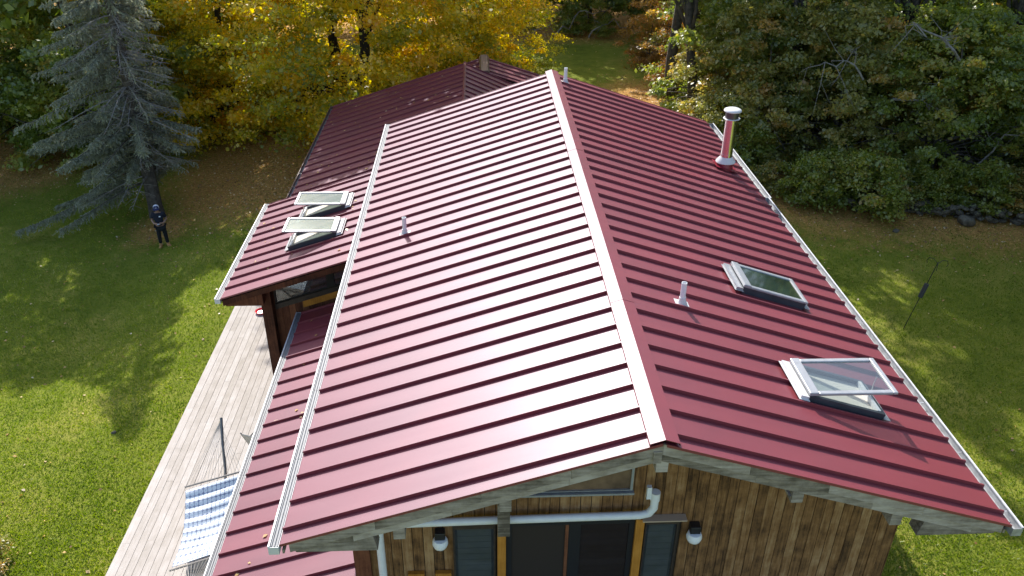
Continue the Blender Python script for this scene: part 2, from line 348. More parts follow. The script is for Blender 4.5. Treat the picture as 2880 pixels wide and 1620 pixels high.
# gutters
GUARD=simple('white_leaf_guard',(.25,.255,.26),.6,noise=.12,scale=14)
def gutter(x,z,side,y0,y1,guard,lip=WHITE):
    w,h=.125,.115; s=side
    b=B(); t=.006
    b.box((min(x,x+s*t),y0,z-h),(max(x,x+s*t),y1,z)); 
    b.box((min(x+s*t,x+s*(w-t)),y0,z-h),(max(x+s*t,x+s*(w-t)),y1,z-h+t))
    b.box((min(x+s*(w-t),x+s*w),y0,z-h),(max(x+s*(w-t),x+s*w),y1,z+.004))
    b.box((min(x+s*(w-.02),x+s*(w+.004)),y0,z+.004),(max(x+s*(w-.02),x+s*(w+.004)),y1,z+.014))
    for yy in (y0-t,y1): b.box((min(x,x+s*w),yy,z-h),(max(x,x+s*w),yy+t,z+.004))
    g=obj('gutter',b,lip,house)
    if not guard and lip is GUTIN: obj('bead',B().box((min(x+s*(w-.012),x+s*(w+.006)),y0,z+.0145),(max(x+s*(w-.012),x+s*(w+.006)),y1,z+.022)),WHITE,g)
    if guard:   # ribbed leaf guard in lengths
        yy=y0+.01
        while yy<y1-.05:
            ye=min(yy+1.52,y1-.01); c=B()
            c.box((min(x+s*.002,x+s*(w-.022)),yy,z-.012),(max(x+s*.002,x+s*(w-.022)),ye-.006,z-.006))
            for q in (.012,.048,.084): c.box((min(x+s*q,x+s*(q+.010)),yy,z-.0055),(max(x+s*q,x+s*(q+.010)),ye-.006,z+.010))
            obj('leaf_guard',c,GUARD,g); yy=ye
    else:
        obj('trough',B().box((min(x+s*t,x+s*(w-t)),y0+.001,z-h+t+.001),(max(x+s*t,x+s*(w-t)),y1-.001,z-h+t+.004)),GUTIN,g)
        k=y0+.3
        while k<y1: obj('hanger',B().box((min(x+s*.007,x+s*(w-.007)),k,z-.02),(max(x+s*.007,x+s*(w-.007)),k+.02,z-.016)),GUTIN,g); k+=1.1
    return g
gutter(-4.465,zl(4.46)+.0,-1,-.12,15.06,True)
gutter(4.43,zl(4.42)-.03,1,-.13,9.85,False,GUTIN)
gutter(4.50,zl(4.42)-.06,1,9.87,YF,False,GUTIN)
gutter(-7.935,zs(-7.93)-.005,-1,9.17,14.40,True)
gutter(-6.275,zp(-6.27)-.005,-1,-.4,9.70,True)
gutter(-7.665,za(-7.66)-.02,-1,15.3,24.7,False,CAPBROWN)
# fascias behind the gutters
for x,z,ya,yb in ((-4.44,zl(4.46),-.05,15.0),(4.40,zl(4.42),-.05,15.0),(-7.90,zs(-7.93),9.25,14.3),(-6.24,zp(-6.27),-.35,9.6)):
    obj('fascia',B().box((x-.012,ya,z-.18),(x+.012,yb,z-.119)),GREYWOOD,house)
# rake boards on the near gable: upper board proud of the lower one
for s in (-1,1):
    for (a,bm,th,yy,xe) in ((.030,.185,.035,-.062,4.36),(.1855,.315,.03,-.022,4.0 if s>0 else 3.6)):
        n=4 if a<.1 else 3; cuts=[0]+[xe*(k+random.uniform(-.15,.15))/n for k in range(1,n)]+[xe]
        for k in range(n):
            xa,xb=cuts[k]*s,cuts[k+1]*s-.003*s
            b=B().prism([(xa,yy,zl(xa)-a),(xb,yy,zl(xb)-a),(xb,yy,zl(xb)-bm),(xa,yy,zl(xa)-bm)],(0,th,0))
            obj('rake_board',b,GREYWOOD,house)
    # boxed eave return
    b=B().prism([(s*3.32,-.018,5.30),(s*4.30,-.018,5.30),(s*4.33,-.018,5.40),(s*4.33,-.018,zl(4.33)-.12),(s*3.40,-.018,zl(3.40)-.12)],(0,.20,0))
    obj('eave_return',b,GREYWOOD,house)
    obj('soffit',B().prism([(s*.03,0,ZR-.125),(s*4.3,0,zl(4.3)-.125),(s*4.3,0,zl(4.3)-.14),(s*.03,0,ZR-.14)],(0,.93,0)),SIDING,house)
# purlin ends carrying the overhang
for x in (-3.05,-1.78,.02,1.70,3.0):
    zt=zl(x)-.318
    b=B().box((x-.07,-.02,zt-.16),(x+.07,.948,zt+.02))
    obj('purlin',b,GREYWOOD,house)
obj('king_block',B().box((-.11,-.075,zl(0)-.30),(-.012,-.064,zl(.1)-.10)),GREYWOOD,house)
obj('hanging_block',B().box((-1.86,.55,4.86),(-1.70,.62,5.50)),GREYWOOD,house)
# plank siding of the gable, every plank its own object
YW=.95
PLANKREFL=simple('grey_plank_reflection',(.13,.115,.10),.7,noise=.15,scale=6)  # grey of the balcony planks reflected in the side windows
def top_at(x): return zl(x)-.145
openings=[(-2.46,-1.86,3.0,4.74),(-1.78,.02,2.7,4.76),(.20,.60,3.0,4.72)]
x=-3.74; k=0
while x<3.735:
    w=random.choice((.135,.14,.145,.13,.15)); xe=min(x+w,3.74); cx=(x+xe)/2
    zt=min(top_at(x),top_at(xe)) if x*xe>0 else top_at(max(abs(x),abs(xe)))
    spans=[(2.5,zt)]
    for (a,c,d,e) in openings:
        if xe>a+.01 and x<c-.01: spans=[(e,zt)]
    for (za_,zb_) in spans:
        th=random.uniform(.012,.022)
        b=B().box((x+.005,YW-th,za_),(xe-.005,YW-.0005,zb_)); obj('board',b,SIDING,gable)
    x=xe
# trapezoid window under the left rake
def frame(pts,y,t,d,m,name,parent):
    """frame of bars following a polygon in the XZ plane"""
    b=B(); n=len(pts); cx=sum(p[0] for p in pts)/n; cz=sum(p[1] for p in pts)/n
    inn=[(px_+(cx-px_)*t/max(.01,math.hypot(px_-cx,pz_-cz)),pz_+(cz-pz_)*t/max(.01,math.hypot(px_-cx,pz_-cz))) for px_,pz_ in pts]
    for i_ in range(n):
        j_=(i_+1)%n
        b.prism([(pts[i_][0],y,pts[i_][1]),(pts[j_][0],y,pts[j_][1]),(inn[j_][0],y,inn[j_][1]),(inn[i_][0],y,inn[i_][1])],(0,d,0))
    return obj(name,b,m,parent)
def window(pts,y,t,m,pane,name='window',mull=()):
    w=frame(pts,y-.05,t,.045,m,name,house)
    obj('pane',B().prism([(a,y-.024,c) for a,c in pts],(0,.004,0)),pane,w)
    for (xa,za2,xb,zb2) in mull: obj('mullion',B().box((xa,y-.052,za2),(xb,y-.026,zb2)),m,w)
    return w
window([(-1.55,5.30),(-.07,5.30),(-.07,6.0),(-1.55,5.60)],YW-.022,.035,ALU,simple('brown_reflection_glass',(.17,.11,.065),.15,spec=.5,noise=.4,scale=4))  # siding reflected in this pane is put into its brown colour
obj('sill',B().box((-1.57,.84,5.255),(-.05,.905,5.285)),ALU,house)
for xa,xb in ((-2.46,-1.88),(.16,.62)):
    w=window([(xa,3.0),(xb,3.0),(xb,4.74),(xa,4.74)],YW-.02,.08,DARKWOOD,PANE)
    for k in range(15):  # grey bars behind the pane stand in for reflected balcony planks
        obj('reflected_plank',B().box((xa+.06,.9165+.001*(k%2),3.03+k*.113),(xb-.06,.921+.001*(k%2),3.03+k*.113+.106)),PLANKREFL,w)
obj('head_flashing',B().box((.10,.80,4.785),(.70,.925,4.805)),simple('pale_cedar',(.45,.34,.24),.7),house)
for xa in (-1.855,.02):
    obj('post',B().box((xa,.84,2.6),(xa+.115,.955,4.90 if xa<0 else 4.80)),ORANGE,house)
door=obj('sliding_door',B().box((-1.735,.88,4.70),(.015,.93,4.78)),BLACK,house)
for xa,xb,m_ in ((-1.735,-1.66,BLACK),(-.93,-.885,REDWOOD),(-.88,-.72,BLACK),(-.06,.015,BLACK)):
    obj('stile',B().box((xa,.885,2.6),(xb,.925,4.70)),m_,door)
obj('pane',B().box((-1.66,.905,2.6),(-.93,.912,4.70)),simple('dark_insect_screen',(.022,.014,.011),.7),door)
obj('pane',B().box((-.72,.905,2.6),(-.06,.912,4.70)),DARKPANE,door)
# small orange door mats of trim at the foot of the frame
for xa in (-3.10,-2.72):
    obj('trim_block',B().box((xa,.86,3.4),(xa+.22,.925,3.84)),ORANGE,house)
# brown corner post and pipes
obj('post',B().box((-3.82,.86,2.4),(-3.60,.945,5.35)),REDWOOD,house)
b=B().tube([(-3.43,.80,2.4),(-3.43,.80,4.70),(-3.40,.80,4.83),(-3.30,.80,4.88),(-2.0,.80,4.905),(0.04,.80,4.93),(.16,.80,4.96),(.22,.80,5.06),(.22,.80,5.22)],.055,14)
dsp=obj('downspout',b,PVC,house,smooth=True)
obj('coupling',B().tube([(.22,.80,5.20),(.22,.80,5.34)],.064,14),PVC,dsp,smooth=True)
obj('coupling',B().box((.10,.77,5.24),(.16,.83,5.44)),PVC,dsp)
# wall lamps
for x,z in ((-2.63,4.47),(.84,4.46)):
    lp=obj('wall_lamp',B().box((x-.07,.80,z+.075),(x+.07,.926,z+.20)),BLACK,house,bevel=.012)
    obj('globe',B().lathe((x,.84,z-.105),[(.001,0),(.055,.010),(.090,.042),(.108,.095),(.104,.140),(.088,.172),(.06,.18)],20),GLOBE,lp,smooth=True)
# bracket on the right: knee below purlin
obj('knee',B().prism([(1.60,.0,6.0),(1.60,.948,5.72),(1.60,.948,6.0)],(.03,0,0)),GREYWOOD,house)
# near wall of the skylight wing: post, boards, raking window, orange trim
obj('post',B().box((-7.14,9.52,.42),(-6.90,9.74,zs(-7.0)-.13)),REDWOOD,house)
x=-6.895
wl_=[o for o in house.children if o.name.startswith('wall')][1]
while x<-5.3:
    xe=x+.16; b=B().prism([(x+.004,9.774,.45),(xe-.004,9.774,.45),(xe-.004,9.774,2.90+SL*(xe+6.87)),(x+.004,9.774,2.90+SL*(x+6.87))],(0,.025,0)); obj('board',b,REDWOOD,wl_); x=xe
w=window([(-6.88,2.94),(-4.9,2.94+SL*1.98),(-4.9,3.42+SL*1.98),(-6.88,3.36)],9.80,.04,DARKWOOD,PANE)
obj('blind',B().prism([(-6.82,9.93,2.98),(-4.95,9.93,3.02+SL*1.9),(-4.95,9.93,3.34+SL*1.9),(-6.82,9.93,3.30)],(0,.01,0)),simple('pale_blind',(.42,.40,.36),.8,noise=.35,scale=7),w)
obj('mullion',B().box((-5.62,9.76,3.25),(-5.44,9.795,3.75)),DARKIN,w)
obj('sill_beam',B().prism([(-6.88,9.72,2.80),(-4.9,9.72,2.80+SL*1.98),(-4.9,9.72,2.93+SL*1.98),(-6.88,9.72,2.93)],(0,.075,0)),DARKWOOD,house)
obj('trim_board',B().prism([(-6.22,9.735,zp(-6.22)+.10),(-4.9,9.735,zp(-4.9)+.10),(-4.9,9.735,zp(-4.9)+.30),(-6.22,9.735,zp(-6.22)+.30)],(0,.03,0)),ORANGE,house)
for (a,bm,yy,m_) in ((.07,.21,9.20,REDWOOD),):
    obj('rake_board',B().prism([(-4.2,yy,zs(-4.2)-a),(-7.9,yy,zs(-7.9)-a),(-7.9,yy,zs(-7.9)-bm),(-4.2,yy,zs(-4.2)-bm)],(0,.035,0)),REDWOOD,house)
obj('eave_return',B().prism([(-7.85,9.24,3.20),(-7.0,9.24,3.20),(-7.0,9.24,zs(-7.0)-.12),(-7.85,9.24,zs(-7.85)-.12)],(0,.5,0)),REDWOOD,house)

# ---- skylights: local frame u down the slope, v along the ridge, n out of the slope
def skylight(cx,cy,zf,side,L_,Wd,open_deg,pane,label):
    """cx,cy: centre; hinge on the up-slope side; side=-1 left slope, +1 right slope"""
    u=Vector((side*CS,0,-SL*CS)); v=Vector((0,1,0)); n=Vector((side*SL*CS,0,CS))
    o0=Vector((cx,cy,zf(cx)))
    def P(a,b_,c): return o0+u*a+v*b_+n*c
    def obox(b,a0,a1,b0,b1,c0,c1):
        k=len(b.v); b.v+=[tuple(P(a,b_,c)) for c in (c0,c1) for (a,b_) in ((a0,b0),(a1,b0),(a1,b1),(a0,b1))]
        fs=((3,2,1,0),(4,5,6,7),(0,1,5,4),(1,2,6,5),(2,3,7,6),(3,0,4,7)); 
        b.f+=[tuple(k+i_ for i_ in f) for f in fs]
    h,w2,t=L_/2,Wd/2,.05; H=.115
    cb=B()
    obox(cb,-h,h,-w2,-w2+t,.0,H); obox(cb,-h,h,w2-t,w2,.0,H); obox(cb,-h,-h+t,-w2+t,w2-t,.0,H); obox(cb,h-t,h,-w2+t,w2-t,.0,H)
    curb=obj('skylight',cb,DKALU,house); curb['label']=label
    fl=B(); obox(fl,-h-.16,-h-.002,-w2-.05,w2+.05,.05,.058); obox(fl,-h-.14,-h-.02,-w2-.02,w2+.02,.0585,.10)
    obj('flashing',fl,WHITE if open_deg else ALU,curb)
    ap=B(); obox(ap,h+.002,h+.10,-w2-.03,w2+.03,.048,.054); obj('apron',ap,ALU,curb)
    li=B(); obox(li,-h+t,h-t,-w2+t,w2-t,.052,.056); obj('shaft',li,BEIGE if open_deg else DARKIN,curb)
    if open_deg:
        wi=B(); obox(wi,h-t-.05,h-t-.002,-w2+t+.004,w2-t-.004,.058,H+.01); obj('inner_sill',wi,WHITE,curb)
    # sash, rotated about the hinge line at the up-slope edge
    ang=R_(open_deg); hinge=P(-h,0,H)
    def S(a,b_,c):   # a from hinge down-slope
        d=u*math.cos(ang)+n*math.sin(ang); nn=n*math.cos(ang)-u*math.sin(ang)
        return hinge+d*a+v*b_+nn*c
    def sbox(b,a0,a1,b0,b1,c0,c1):
        k=len(b.v); b.v+=[tuple(S(a,b_,c)) for c in (c0,c1) for (a,b_) in ((a0,b0),(a1,b0),(a1,b1),(a0,b1))]
        b.f+=[tuple(k+i_ for i_ in f) for f in ((3,2,1,0),(4,5,6,7),(0,1,5,4),(1,2,6,5),(2,3,7,6),(3,0,4,7))]
    e=.02; fw_=.075; Lf=L_+e
    sb=B(); sbox(sb,-.03,.10,-w2-e,w2+e,.004,.06); sbox(sb,Lf-.07,Lf,-w2-e,w2+e,.004,.045)
    sbox(sb,.10,Lf-.07,-w2-e,-w2+fw_-e,.004,.045); sbox(sb,.10,Lf-.07,w2-fw_+e,w2+e,.004,.045)
    sash=obj('sash',sb,ALU,curb,bevel=.012)
    pb=B(); sbox(pb,.10,Lf-.07,-w2+fw_-e,w2-fw_+e,.022,.028); obj('pane',pb,pane,curb)
    if open_deg:
        for q in (0.12,):
            obj('opener',B().tube([P(h-.06,q*0,.06),S(Lf-.12,0,.01)],.008,8),STEEL,curb)
    return curb
fR=lambda x: zl(x)
skylight(2.81,4.80,fR,1,1.14,.78,0,GREENPANE,'closed skylight with dark green glass')
skylight(2.89,1.93,fR,1,1.16,.78,17.5,PANE,'propped open skylight with white inner frame')
skylight(-6.02,12.62,zs,-1,1.24,.74,18,PALEPANE,'propped open skylight with pale glass')
skylight(-6.02,11.05,zs,-1,1.24,.74,18,PALEPANE,'propped open skylight with pale glass')

# ---- vent pipes with boots
def vent(x,y,z,h,r):
    vp=obj('vent_pipe',B().lathe((x,y,z-.05),[(r,0),(r,h+.05),(r*.86,h+.05),(r*.86,h-.02)],18),PVC,house,smooth=True)
    s=1 if x>0 else -1
    obj('boot',B().lathe((x,y,z-.03),[(r*2.1,.0),(r*2.05,.03),(r*1.5,.075),(r*1.22,.12),(r*1.2,.15)],18),WHITE,vp,smooth=True)
    obj('base_plate',B().prism([(x-.11,y-.10,zl(x-.11)+.003),(x+.11,y-.10,zl(x+.11)+.003),(x+.11,y-.10,zl(x+.11)+.008),(x-.11,y-.10,zl(x-.11)+.008)],(0,.20,0)),WHITE,vp)
vent(1.01,3.44,zl(1.01),.37,.042); vent(-3.5,7.54,zl(3.5),.37,.042); vent(.31,14.42,zl(.31),.40,.046)
# ---- stainless chimney
cx,cy=3.86,11.15; cz=zl(cx)
ch=obj('chimney',B().lathe((cx,cy,cz+.10),[(.136,0),(.136,1.13)],28),STEEL,house,smooth=True)
obj('band',B().lathe((cx,cy,cz+.36),[(.139,0),(.139,.014)],28),STEEL,ch,smooth=True)
obj('storm_collar',B().lathe((cx,cy,cz+.17),[(.235,0),(.23,.02),(.146,.115),(.139,.13)],28),WHITE,ch,smooth=True)
obj('base_cone',B().lathe((cx,cy,cz-.04),[(.20,0),(.185,.12),(.15,.24)],24),BOOTRED,ch,smooth=True)
obj('base_plate',B().prism([(cx-.27,cy-.24,zl(cx-.27)+.049),(cx+.27,cy-.24,zl(cx+.27)+.049),(cx+.27,cy-.24,zl(cx+.27)+.053),(cx-.27,cy-.24,zl(cx-.27)+.053)],(0,.48,0)),BOOTRED,ch)
cap=obj('cap',B().lathe((cx,cy,cz+1.40),[(.20,0),(.203,.02),(.19,.04),(.15,.06),(.06,.066)],28),WHITE,ch,smooth=True)
obj('cap_collar',B().lathe((cx,cy,cz+1.225),[(.19,0),(.195,.008),(.14,.02)],28),WHITE,ch,smooth=True)
obj('cap_screen',B().lathe((cx,cy,cz+1.24),[(.155,0),(.155,.162)],28),simple('cap_mesh',(.12,.12,.12),.4,metal=.8),ch,smooth=True)

# ------------------------------------------------------------------ deck
DZ=.45
deck=thing('deck',(-7,6,DZ-.3),'long bleached wooden deck running along the left side of the house','deck')
obj('frame',B().box((-9.12,.6,DZ-.28),(-3.80,15.0,DZ-.03)),DARKWOOD,deck)
pk=.1555; k=0; x=-9.19; cache={}
while x<-3.85:
    cuts=[.5]; y=.5+random.uniform(1,4.5)
    while y<14.6: cuts.append(y); y+=random.choice((3.66,4.27,4.88,2.44))
    cuts.append(15.0)
    for a,c in zip(cuts[:-1],cuts[1:]):
        if c-a<.3: continue
        dz=random.uniform(-.0015,.0015)
        if x>-4.6 and k>27: pass
        if x>-7.25 and a>9.6: continue
        ce=min(c,9.5) if x>-7.25 else c
        obj('plank',B().box((x+.0042,a+.002,DZ-.028+dz),(x+pk-.0042,ce-.002,DZ+dz)),DECKWOOD,deck)
    x+=pk; k+=1
obj('rim_board',B().box((-9.225,.5,DZ-.25),(-9.192,15.0,DZ-.012)),DECKWOOD,deck)
for y in np.arange(1,15,2.3):
    obj('footing',B().box((-9.05,y,float(ground(-9.1,y))-.2),(-8.92,y+.13,DZ-.281)),GREYWOOD,deck)
# balcony in front of the gable doors (below the frame of the photograph, mirrored in the glass)
balc=thing('balcony',(0,-1,2.3),'grey plank balcony below the gable doors','balcony')
obj('frame',B().box((-3.7,-2.4,2.22),(3.7,.84,2.43)),DARKWOOD,balc)
for k in range(23):
    obj('plank',B().box((-3.75,-2.45+k*.142,2.435),(3.75,-2.45+k*.142+.136,2.46)),BALC,balc)
for x in (-3.5,3.5):
    obj('post',B().box((x-.07,-2.3,-.1),(x+.07,-2.16,2.219)),GREYWOOD,balc)

# ------------------------------------------------------------------ vegetation
def leaf_mesh(name,C,Nrm,size,tint,m,aspect=.55,fold=.18,dirs=None):
    n=len(C); C=np.asarray(C); Nrm=Nrm/np.linalg.norm(Nrm,axis=1,keepdims=True)
    rv=rng.normal(size=(n,3)) if dirs is None else dirs
    a=np.cross(Nrm,rv) if dirs is None else rv-Nrm*np.sum(rv*Nrm,1,keepdims=True)
    a/=np.linalg.norm(a,axis=1,keepdims=True)+1e-9
    b=np.cross(Nrm,a); s=np.asarray(size)[:,None]
    V=np.stack([C-a*s*.5,C+b*s*.5*aspect+Nrm*s*fold*.5,C+a*s*.5,C-b*s*.5*aspect+Nrm*s*fold*.5],1).reshape(-1,3)
    me=bpy.data.meshes.new(name); me.vertices.add(4*n); me.vertices.foreach_set('co',V.astype(np.float32).ravel())
    me.loops.add(4*n); me.loops.foreach_set('vertex_index',np.arange(4*n,dtype=np.int32))
    me.polygons.add(n); me.polygons.foreach_set('loop_start',np.arange(0,4*n,4,dtype=np.int32))
    try: me.polygons.foreach_set('loop_total',np.full(n,4,dtype=np.int32))
    except Exception: pass
    me.update(calc_edges=True)
    at=me.attributes.new('tint','FLOAT','FACE'); at.data.foreach_set('value',np.clip(tint,0,1).astype(np.float32))
    me.materials.append(m); return me
def limb_path(p,q,sag,k=6,jit=.12):
    p=np.array(p,float); q=np.array(q,float); L_=np.linalg.norm(q-p); out=[]
    for t in np.linspace(0,1,k):
        w=p+(q-p)*t; w[2]+=sag*L_*math.sin(math.pi*t); w+=rng.normal(size=3)*jit*L_*.12*(0<t<1); out.append(tuple(w))
    return out
def tree_meshes(name,H,R,hb,nleaf,leaf,m,bark,seed,ztop=8.5,trunk_r=.2,lean=(0,0),nlimb=16,aspect=.6,clump=.85,nclump=260,tmean=.5,tspread=.2,blunt=.78,topw=.20):
    global rng
    rng=np.random.default_rng(seed)
    t=rng.random(nclump)**1.15
    z=hb+t*(H-hb); prof=np.sin(np.pi*(t*blunt+.16))**.65
    lump=1+.25*np.sin(3*rng.random(nclump)*6.28)
    ang=rng.random(nclump)*2*np.pi; rad=R*prof*lump*np.sqrt(rng.random(nclump)*.85+.15)
    cx=rad*np.cos(ang)+lean[0]*z/H; cy=rad*np.sin(ang)+lean[1]*z/H; z=z-.10*rad
    z=np.maximum(z,.25+.2*rng.random(nclump))
    ct=np.clip(tmean+rng.normal(size=nclump)*tspread,0,1)
    w=np.where(z<ztop,1.0,topw); w=w*(.4+rng.random(nclump)); idx=rng.choice(nclump,nleaf,p=w/w.sum())
    rc=clump*(.55+.7*rng.random(nclump))
    off=rng.normal(size=(nleaf,3))*np.array([.50,.50,.20])*rc[idx][:,None]
    rr=np.hypot(off[:,0],off[:,1]); off[:,2]-=.22*rr
    C=np.stack([cx[idx],cy[idx],z[idx]],1)+off
    C[:,2]=np.maximum(C[:,2],.06)
    out=np.stack([C[:,0],C[:,1],np.zeros(nleaf)],1); out/=np.linalg.norm(out,axis=1,keepdims=True)+.3
    Nn=np.array([0,0,.75])+.35*out+rng.normal(size=(nleaf,3))*.55
    big=np.where(C[:,2]>ztop,1.9,1.0)
    sz=leaf*(.45+1.1*rng.random(nleaf)**1.5)*big
    ti=ct[idx]+rng.normal(size=nleaf)*.13
    crown=leaf_mesh(name+'_crown',C,Nn,sz,ti,m,aspect)
    b=B(); tp=[(0,0,-.25)]
    for q in np.linspace(.12,.78,6): tp.append((lean[0]*q+rng.normal()*.08,lean[1]*q+rng.normal()*.08,H*q))
    b.tube(tp,[trunk_r*1.25]+[trunk_r*(1-.85*q) for q in np.linspace(.02,1,6)],10)
    order=np.argsort(z+rng.random(nclump)*3)[:max(nlimb*2,4)]
    for c in rng.permutation(order)[:nlimb]:
        zz=max(.9,z[c]*(.35+.3*rng.random())); q=zz/H
        b.tube(limb_path((lean[0]*q,lean[1]*q,zz),(cx[c],cy[c],z[c]),.10),[trunk_r*.42*(1-.88*s_) for s_ in np.linspace(0,1,6)],6)
        for _ in range(2):
            e=np.array([cx[c],cy[c],z[c]]); st=np.array([lean[0]*q,lean[1]*q,zz]); mid_=st+(e-st)*rng.uniform(.5,.8)
            b.tube(limb_path(tuple(mid_),tuple(e+rng.normal(size=3)*.8),.05,4),[trunk_r*.16,trunk_r*.12,trunk_r*.08,trunk_r*.03],5)
    trunk=b.mesh(name+'_trunk',bark); trunk.polygons.foreach_set('use_smooth',[True]*len(trunk.polygons))
    return trunk,crown
def plant_tree(name,meshes,x,y,rot,sc,label,cat='tree',group=None,zs_=1.0):
    z=float(ground(x,y))
    t=thing(name,(x,y,z),label,cat,group); t.rotation_euler=(0,0,rot); t.scale=(sc,sc,sc*zs_)
    for nm,me_ in zip(('trunk','crown'),meshes):
        o=bpy.data.objects.new(nm,me_); COL.objects.link(o); o.parent=t
    return t
mapleA=tree_meshes('maple_a',9.8,8.0,.7,125000,.145,MAPLE,DARKBARK,11,99,trunk_r=.32,lean=(.3,-1.4),nlimb=26,aspect=.85,clump=.95,nclump=560,tmean=.46,tspread=.18,blunt=.72)
mapleB=tree_meshes('maple_b',13.0,6.0,.8,85000,.145,MAPLE,DARKBARK,12,8.0,trunk_r=.25,nlimb=20,aspect=.85,clump=.85,nclump=400,tmean=.46,tspread=.22)
mapleC=tree_meshes('maple_c',12.5,5.2,1.0,45000,.17,MAPLE,DARKBARK,13,trunk_r=.22,nlimb=14,aspect=.85,clump=.9,nclump=260,tmean=.28,tspread=.16)
greenA=tree_meshes('green_a',13.5,4.6,.5,62000,.17,GREENLF,BARK,21,5.8,trunk_r=.24,nlimb=30,nclump=420,clump=.68,tmean=.42,tspread=.24)
greenB=tree_meshes('green_b',12.0,4.0,.4,54000,.16,GREENLF,BARK,22,5.5,trunk_r=.2,nlimb=28,nclump=360,clump=.66,tmean=.5,tspread=.24)
oliveA=tree_meshes('olive_a',12.5,4.2,.4,60000,.16,OLIVELF,BARK,23,5.8,trunk_r=.22,nlimb=30,nclump=400,clump=.66,tmean=.5,tspread=.24)
darkA=tree_meshes('dark_a',15.5,4.2,1.8,34000,.19,GREENLF,BARK,24,trunk_r=.22,nlimb=14,nclump=220,tmean=.25)
orangeA=tree_meshes('orange_a',5.0,2.2,.3,16000,.13,ORANGELF,BARK,25,trunk_r=.07,nlimb=12,nclump=90,clump=.6)
bushA=tree_meshes('bush_a',1.9,1.15,.15,7000,.11,GREENLF,BARK,26,trunk_r=.03,nlimb=10,nclump=60,clump=.36,tmean=.5)
bushB=tree_meshes('bush_b',1.5,1.0,.12,6000,.10,OLIVELF,BARK,27,trunk_r=.03,nlimb=10,nclump=50,clump=.34,tmean=.5)

plant_tree('maple_tree',mapleA,-9.0,33.4,.4,1.0,'large golden autumn maple with dark leaning trunk behind the far roof wing')
plant_tree('maple_tree',mapleB,-3.0,36.2,1.2,.84,'bright yellow maple beside the grass gap, rightmost of the golden trees')
plant_tree('maple_tree',mapleB,-14.2,33.5,3.6,.98,'yellow and olive maple standing behind the blue spruce')
tallM=tree_meshes('tall_maple',15.3,5.3,9.2,17000,.34,MAPLE,DARKBARK,15,99,trunk_r=.28,lean=(.6,-1.3),nlimb=16,nclump=200,clump=1.0,aspect=.85,tmean=.5,blunt=.60)  # high crown out of view, added as a canopy shading the far wing
plant_tree('maple_tree',tallM,-7.3,31.2,.0,.97,'tall maple with dark trunk, its unseen high crown added to shade the far roof wing')
plant_tree('maple_tree',mapleC,-18.2,39,.9,1.0,'greenish maple at the top left behind the spruce')
GR='green trees closing in at the upper left'
for (x,y,r,s_) in ((-20.0,30.5,.3,1.12),(-25.0,34.0,2.0,1.1),(-23.5,41,4,1.15),(-29.5,29.5,1.1,1.1)):
    plant_tree('leafy_tree',greenA,x,y,r,s_,'green leafy tree in the wood at the upper left','tree',GR)
GR='dark trees of the wood beyond the far lawn'
for k,(x,y) in enumerate(((-6.5,50),(-1.5,53),(2.6,55.5),(6.0,53.0),(9.0,50.5),(12.0,54),(-12,52),(4.0,60),(0,60),(9,60),(16,50),(-18,50),(21,54),(27,51),(33,56))):
    plant_tree('forest_tree',darkA,x,y,k*1.7,.9+.05*(k%4),'dark tree in the wood beyond the strip of far lawn','tree',GR)
lowG=tree_meshes('low_green',7.2,4.2,.3,50000,.16,GREENLF,PALEBARK,41,99,trunk_r=.17,nlimb=44,nclump=300,clump=.52,tmean=.46,tspread=.25)
lowH=tree_meshes('low_green_b',6.4,3.6,.3,40000,.15,GREENLF,PALEBARK,42,99,trunk_r=.15,nlimb=40,nclump=240,clump=.50,tmean=.52,tspread=.25)
lowO=tree_meshes('low_olive',7.0,3.9,.3,47000,.15,OLIVELF,PALEBARK,43,99,trunk_r=.16,nlimb=44,nclump=280,clump=.50,tmean=.48,tspread=.25)
tallA=tree_meshes('tall_a',20,4.2,9.5,4600,.34,GREENLF,BARK,44,99,trunk_r=.24,nlimb=14,nclump=80,clump=.9,tmean=.5)
plant_tree('olive_tree',lowO,10.2,27.0,1.1,.92,'low olive brown tree close behind the chimney top')
plant_tree('leafy_tree',lowG,11.4,30.8,.5,1.15,'green tree further back to the right of the chimney cap')
plant_tree('olive_tree',lowO,10.6,32.2,5.1,.82,'slim olive tree left of the chimney, above the roof edge')
plant_tree('olive_tree',lowO,13.2,25.9,2.4,.98,'olive brown leafy tree to the right of the chimney, nearest the eave')
plant_tree('olive_tree',lowO,12.4,37.5,4.2,1.15,'olive tree at the right end of the far grass strip')
plant_tree('leafy_tree',lowG,17.0,24.6,.0,.95,'green tree in front of the wood, above the left end of the stone wall')
plant_tree('leafy_tree',lowH,21.4,23.4,1.9,1.05,'green tree above the round boulder of the stone wall')
plant_tree('leafy_tree',lowG,26.0,24.8,3.3,1.0,'green tree at the right edge above the stone wall')
GR='trees massed behind the front row on the right'
for k,(x,y,ms) in enumerate(((15.0,31.0,lowG),(19.5,29.3,lowH),(24.0,30.5,lowG),(29.5,28.0,lowH),(14.2,37,lowG),(19.5,35.5,lowG),(25,36.5,lowO),(31,34,lowG),(37,33,greenA),(17,44,greenA),(24,45,darkA),(31,44,greenA),(38,42,greenA),(43,38,darkA),(37,50,darkA))):
    plant_tree('leafy_tree',ms,x,y,k*2.1,(1.2 if ms not in (greenA,darkA) else 1.0)+.06*(k%3),'leafy tree in the dense wood on the right','tree',GR)
tallB=tree_meshes('tall_b',20,4.3,9.5,7500,.34,GREENLF,BARK,45,99,trunk_r=.22,lean=(-3.2,-1.5),nlimb=14,nclump=90,clump=.8,tmean=.5)  # crown out of view, placed and leaned to shade the right lawn
plant_tree('tall_tree',tallB,8.3,30.6,0,1.0,'leaning tall tree left of the chimney, unseen crown added to shade the right lawn')
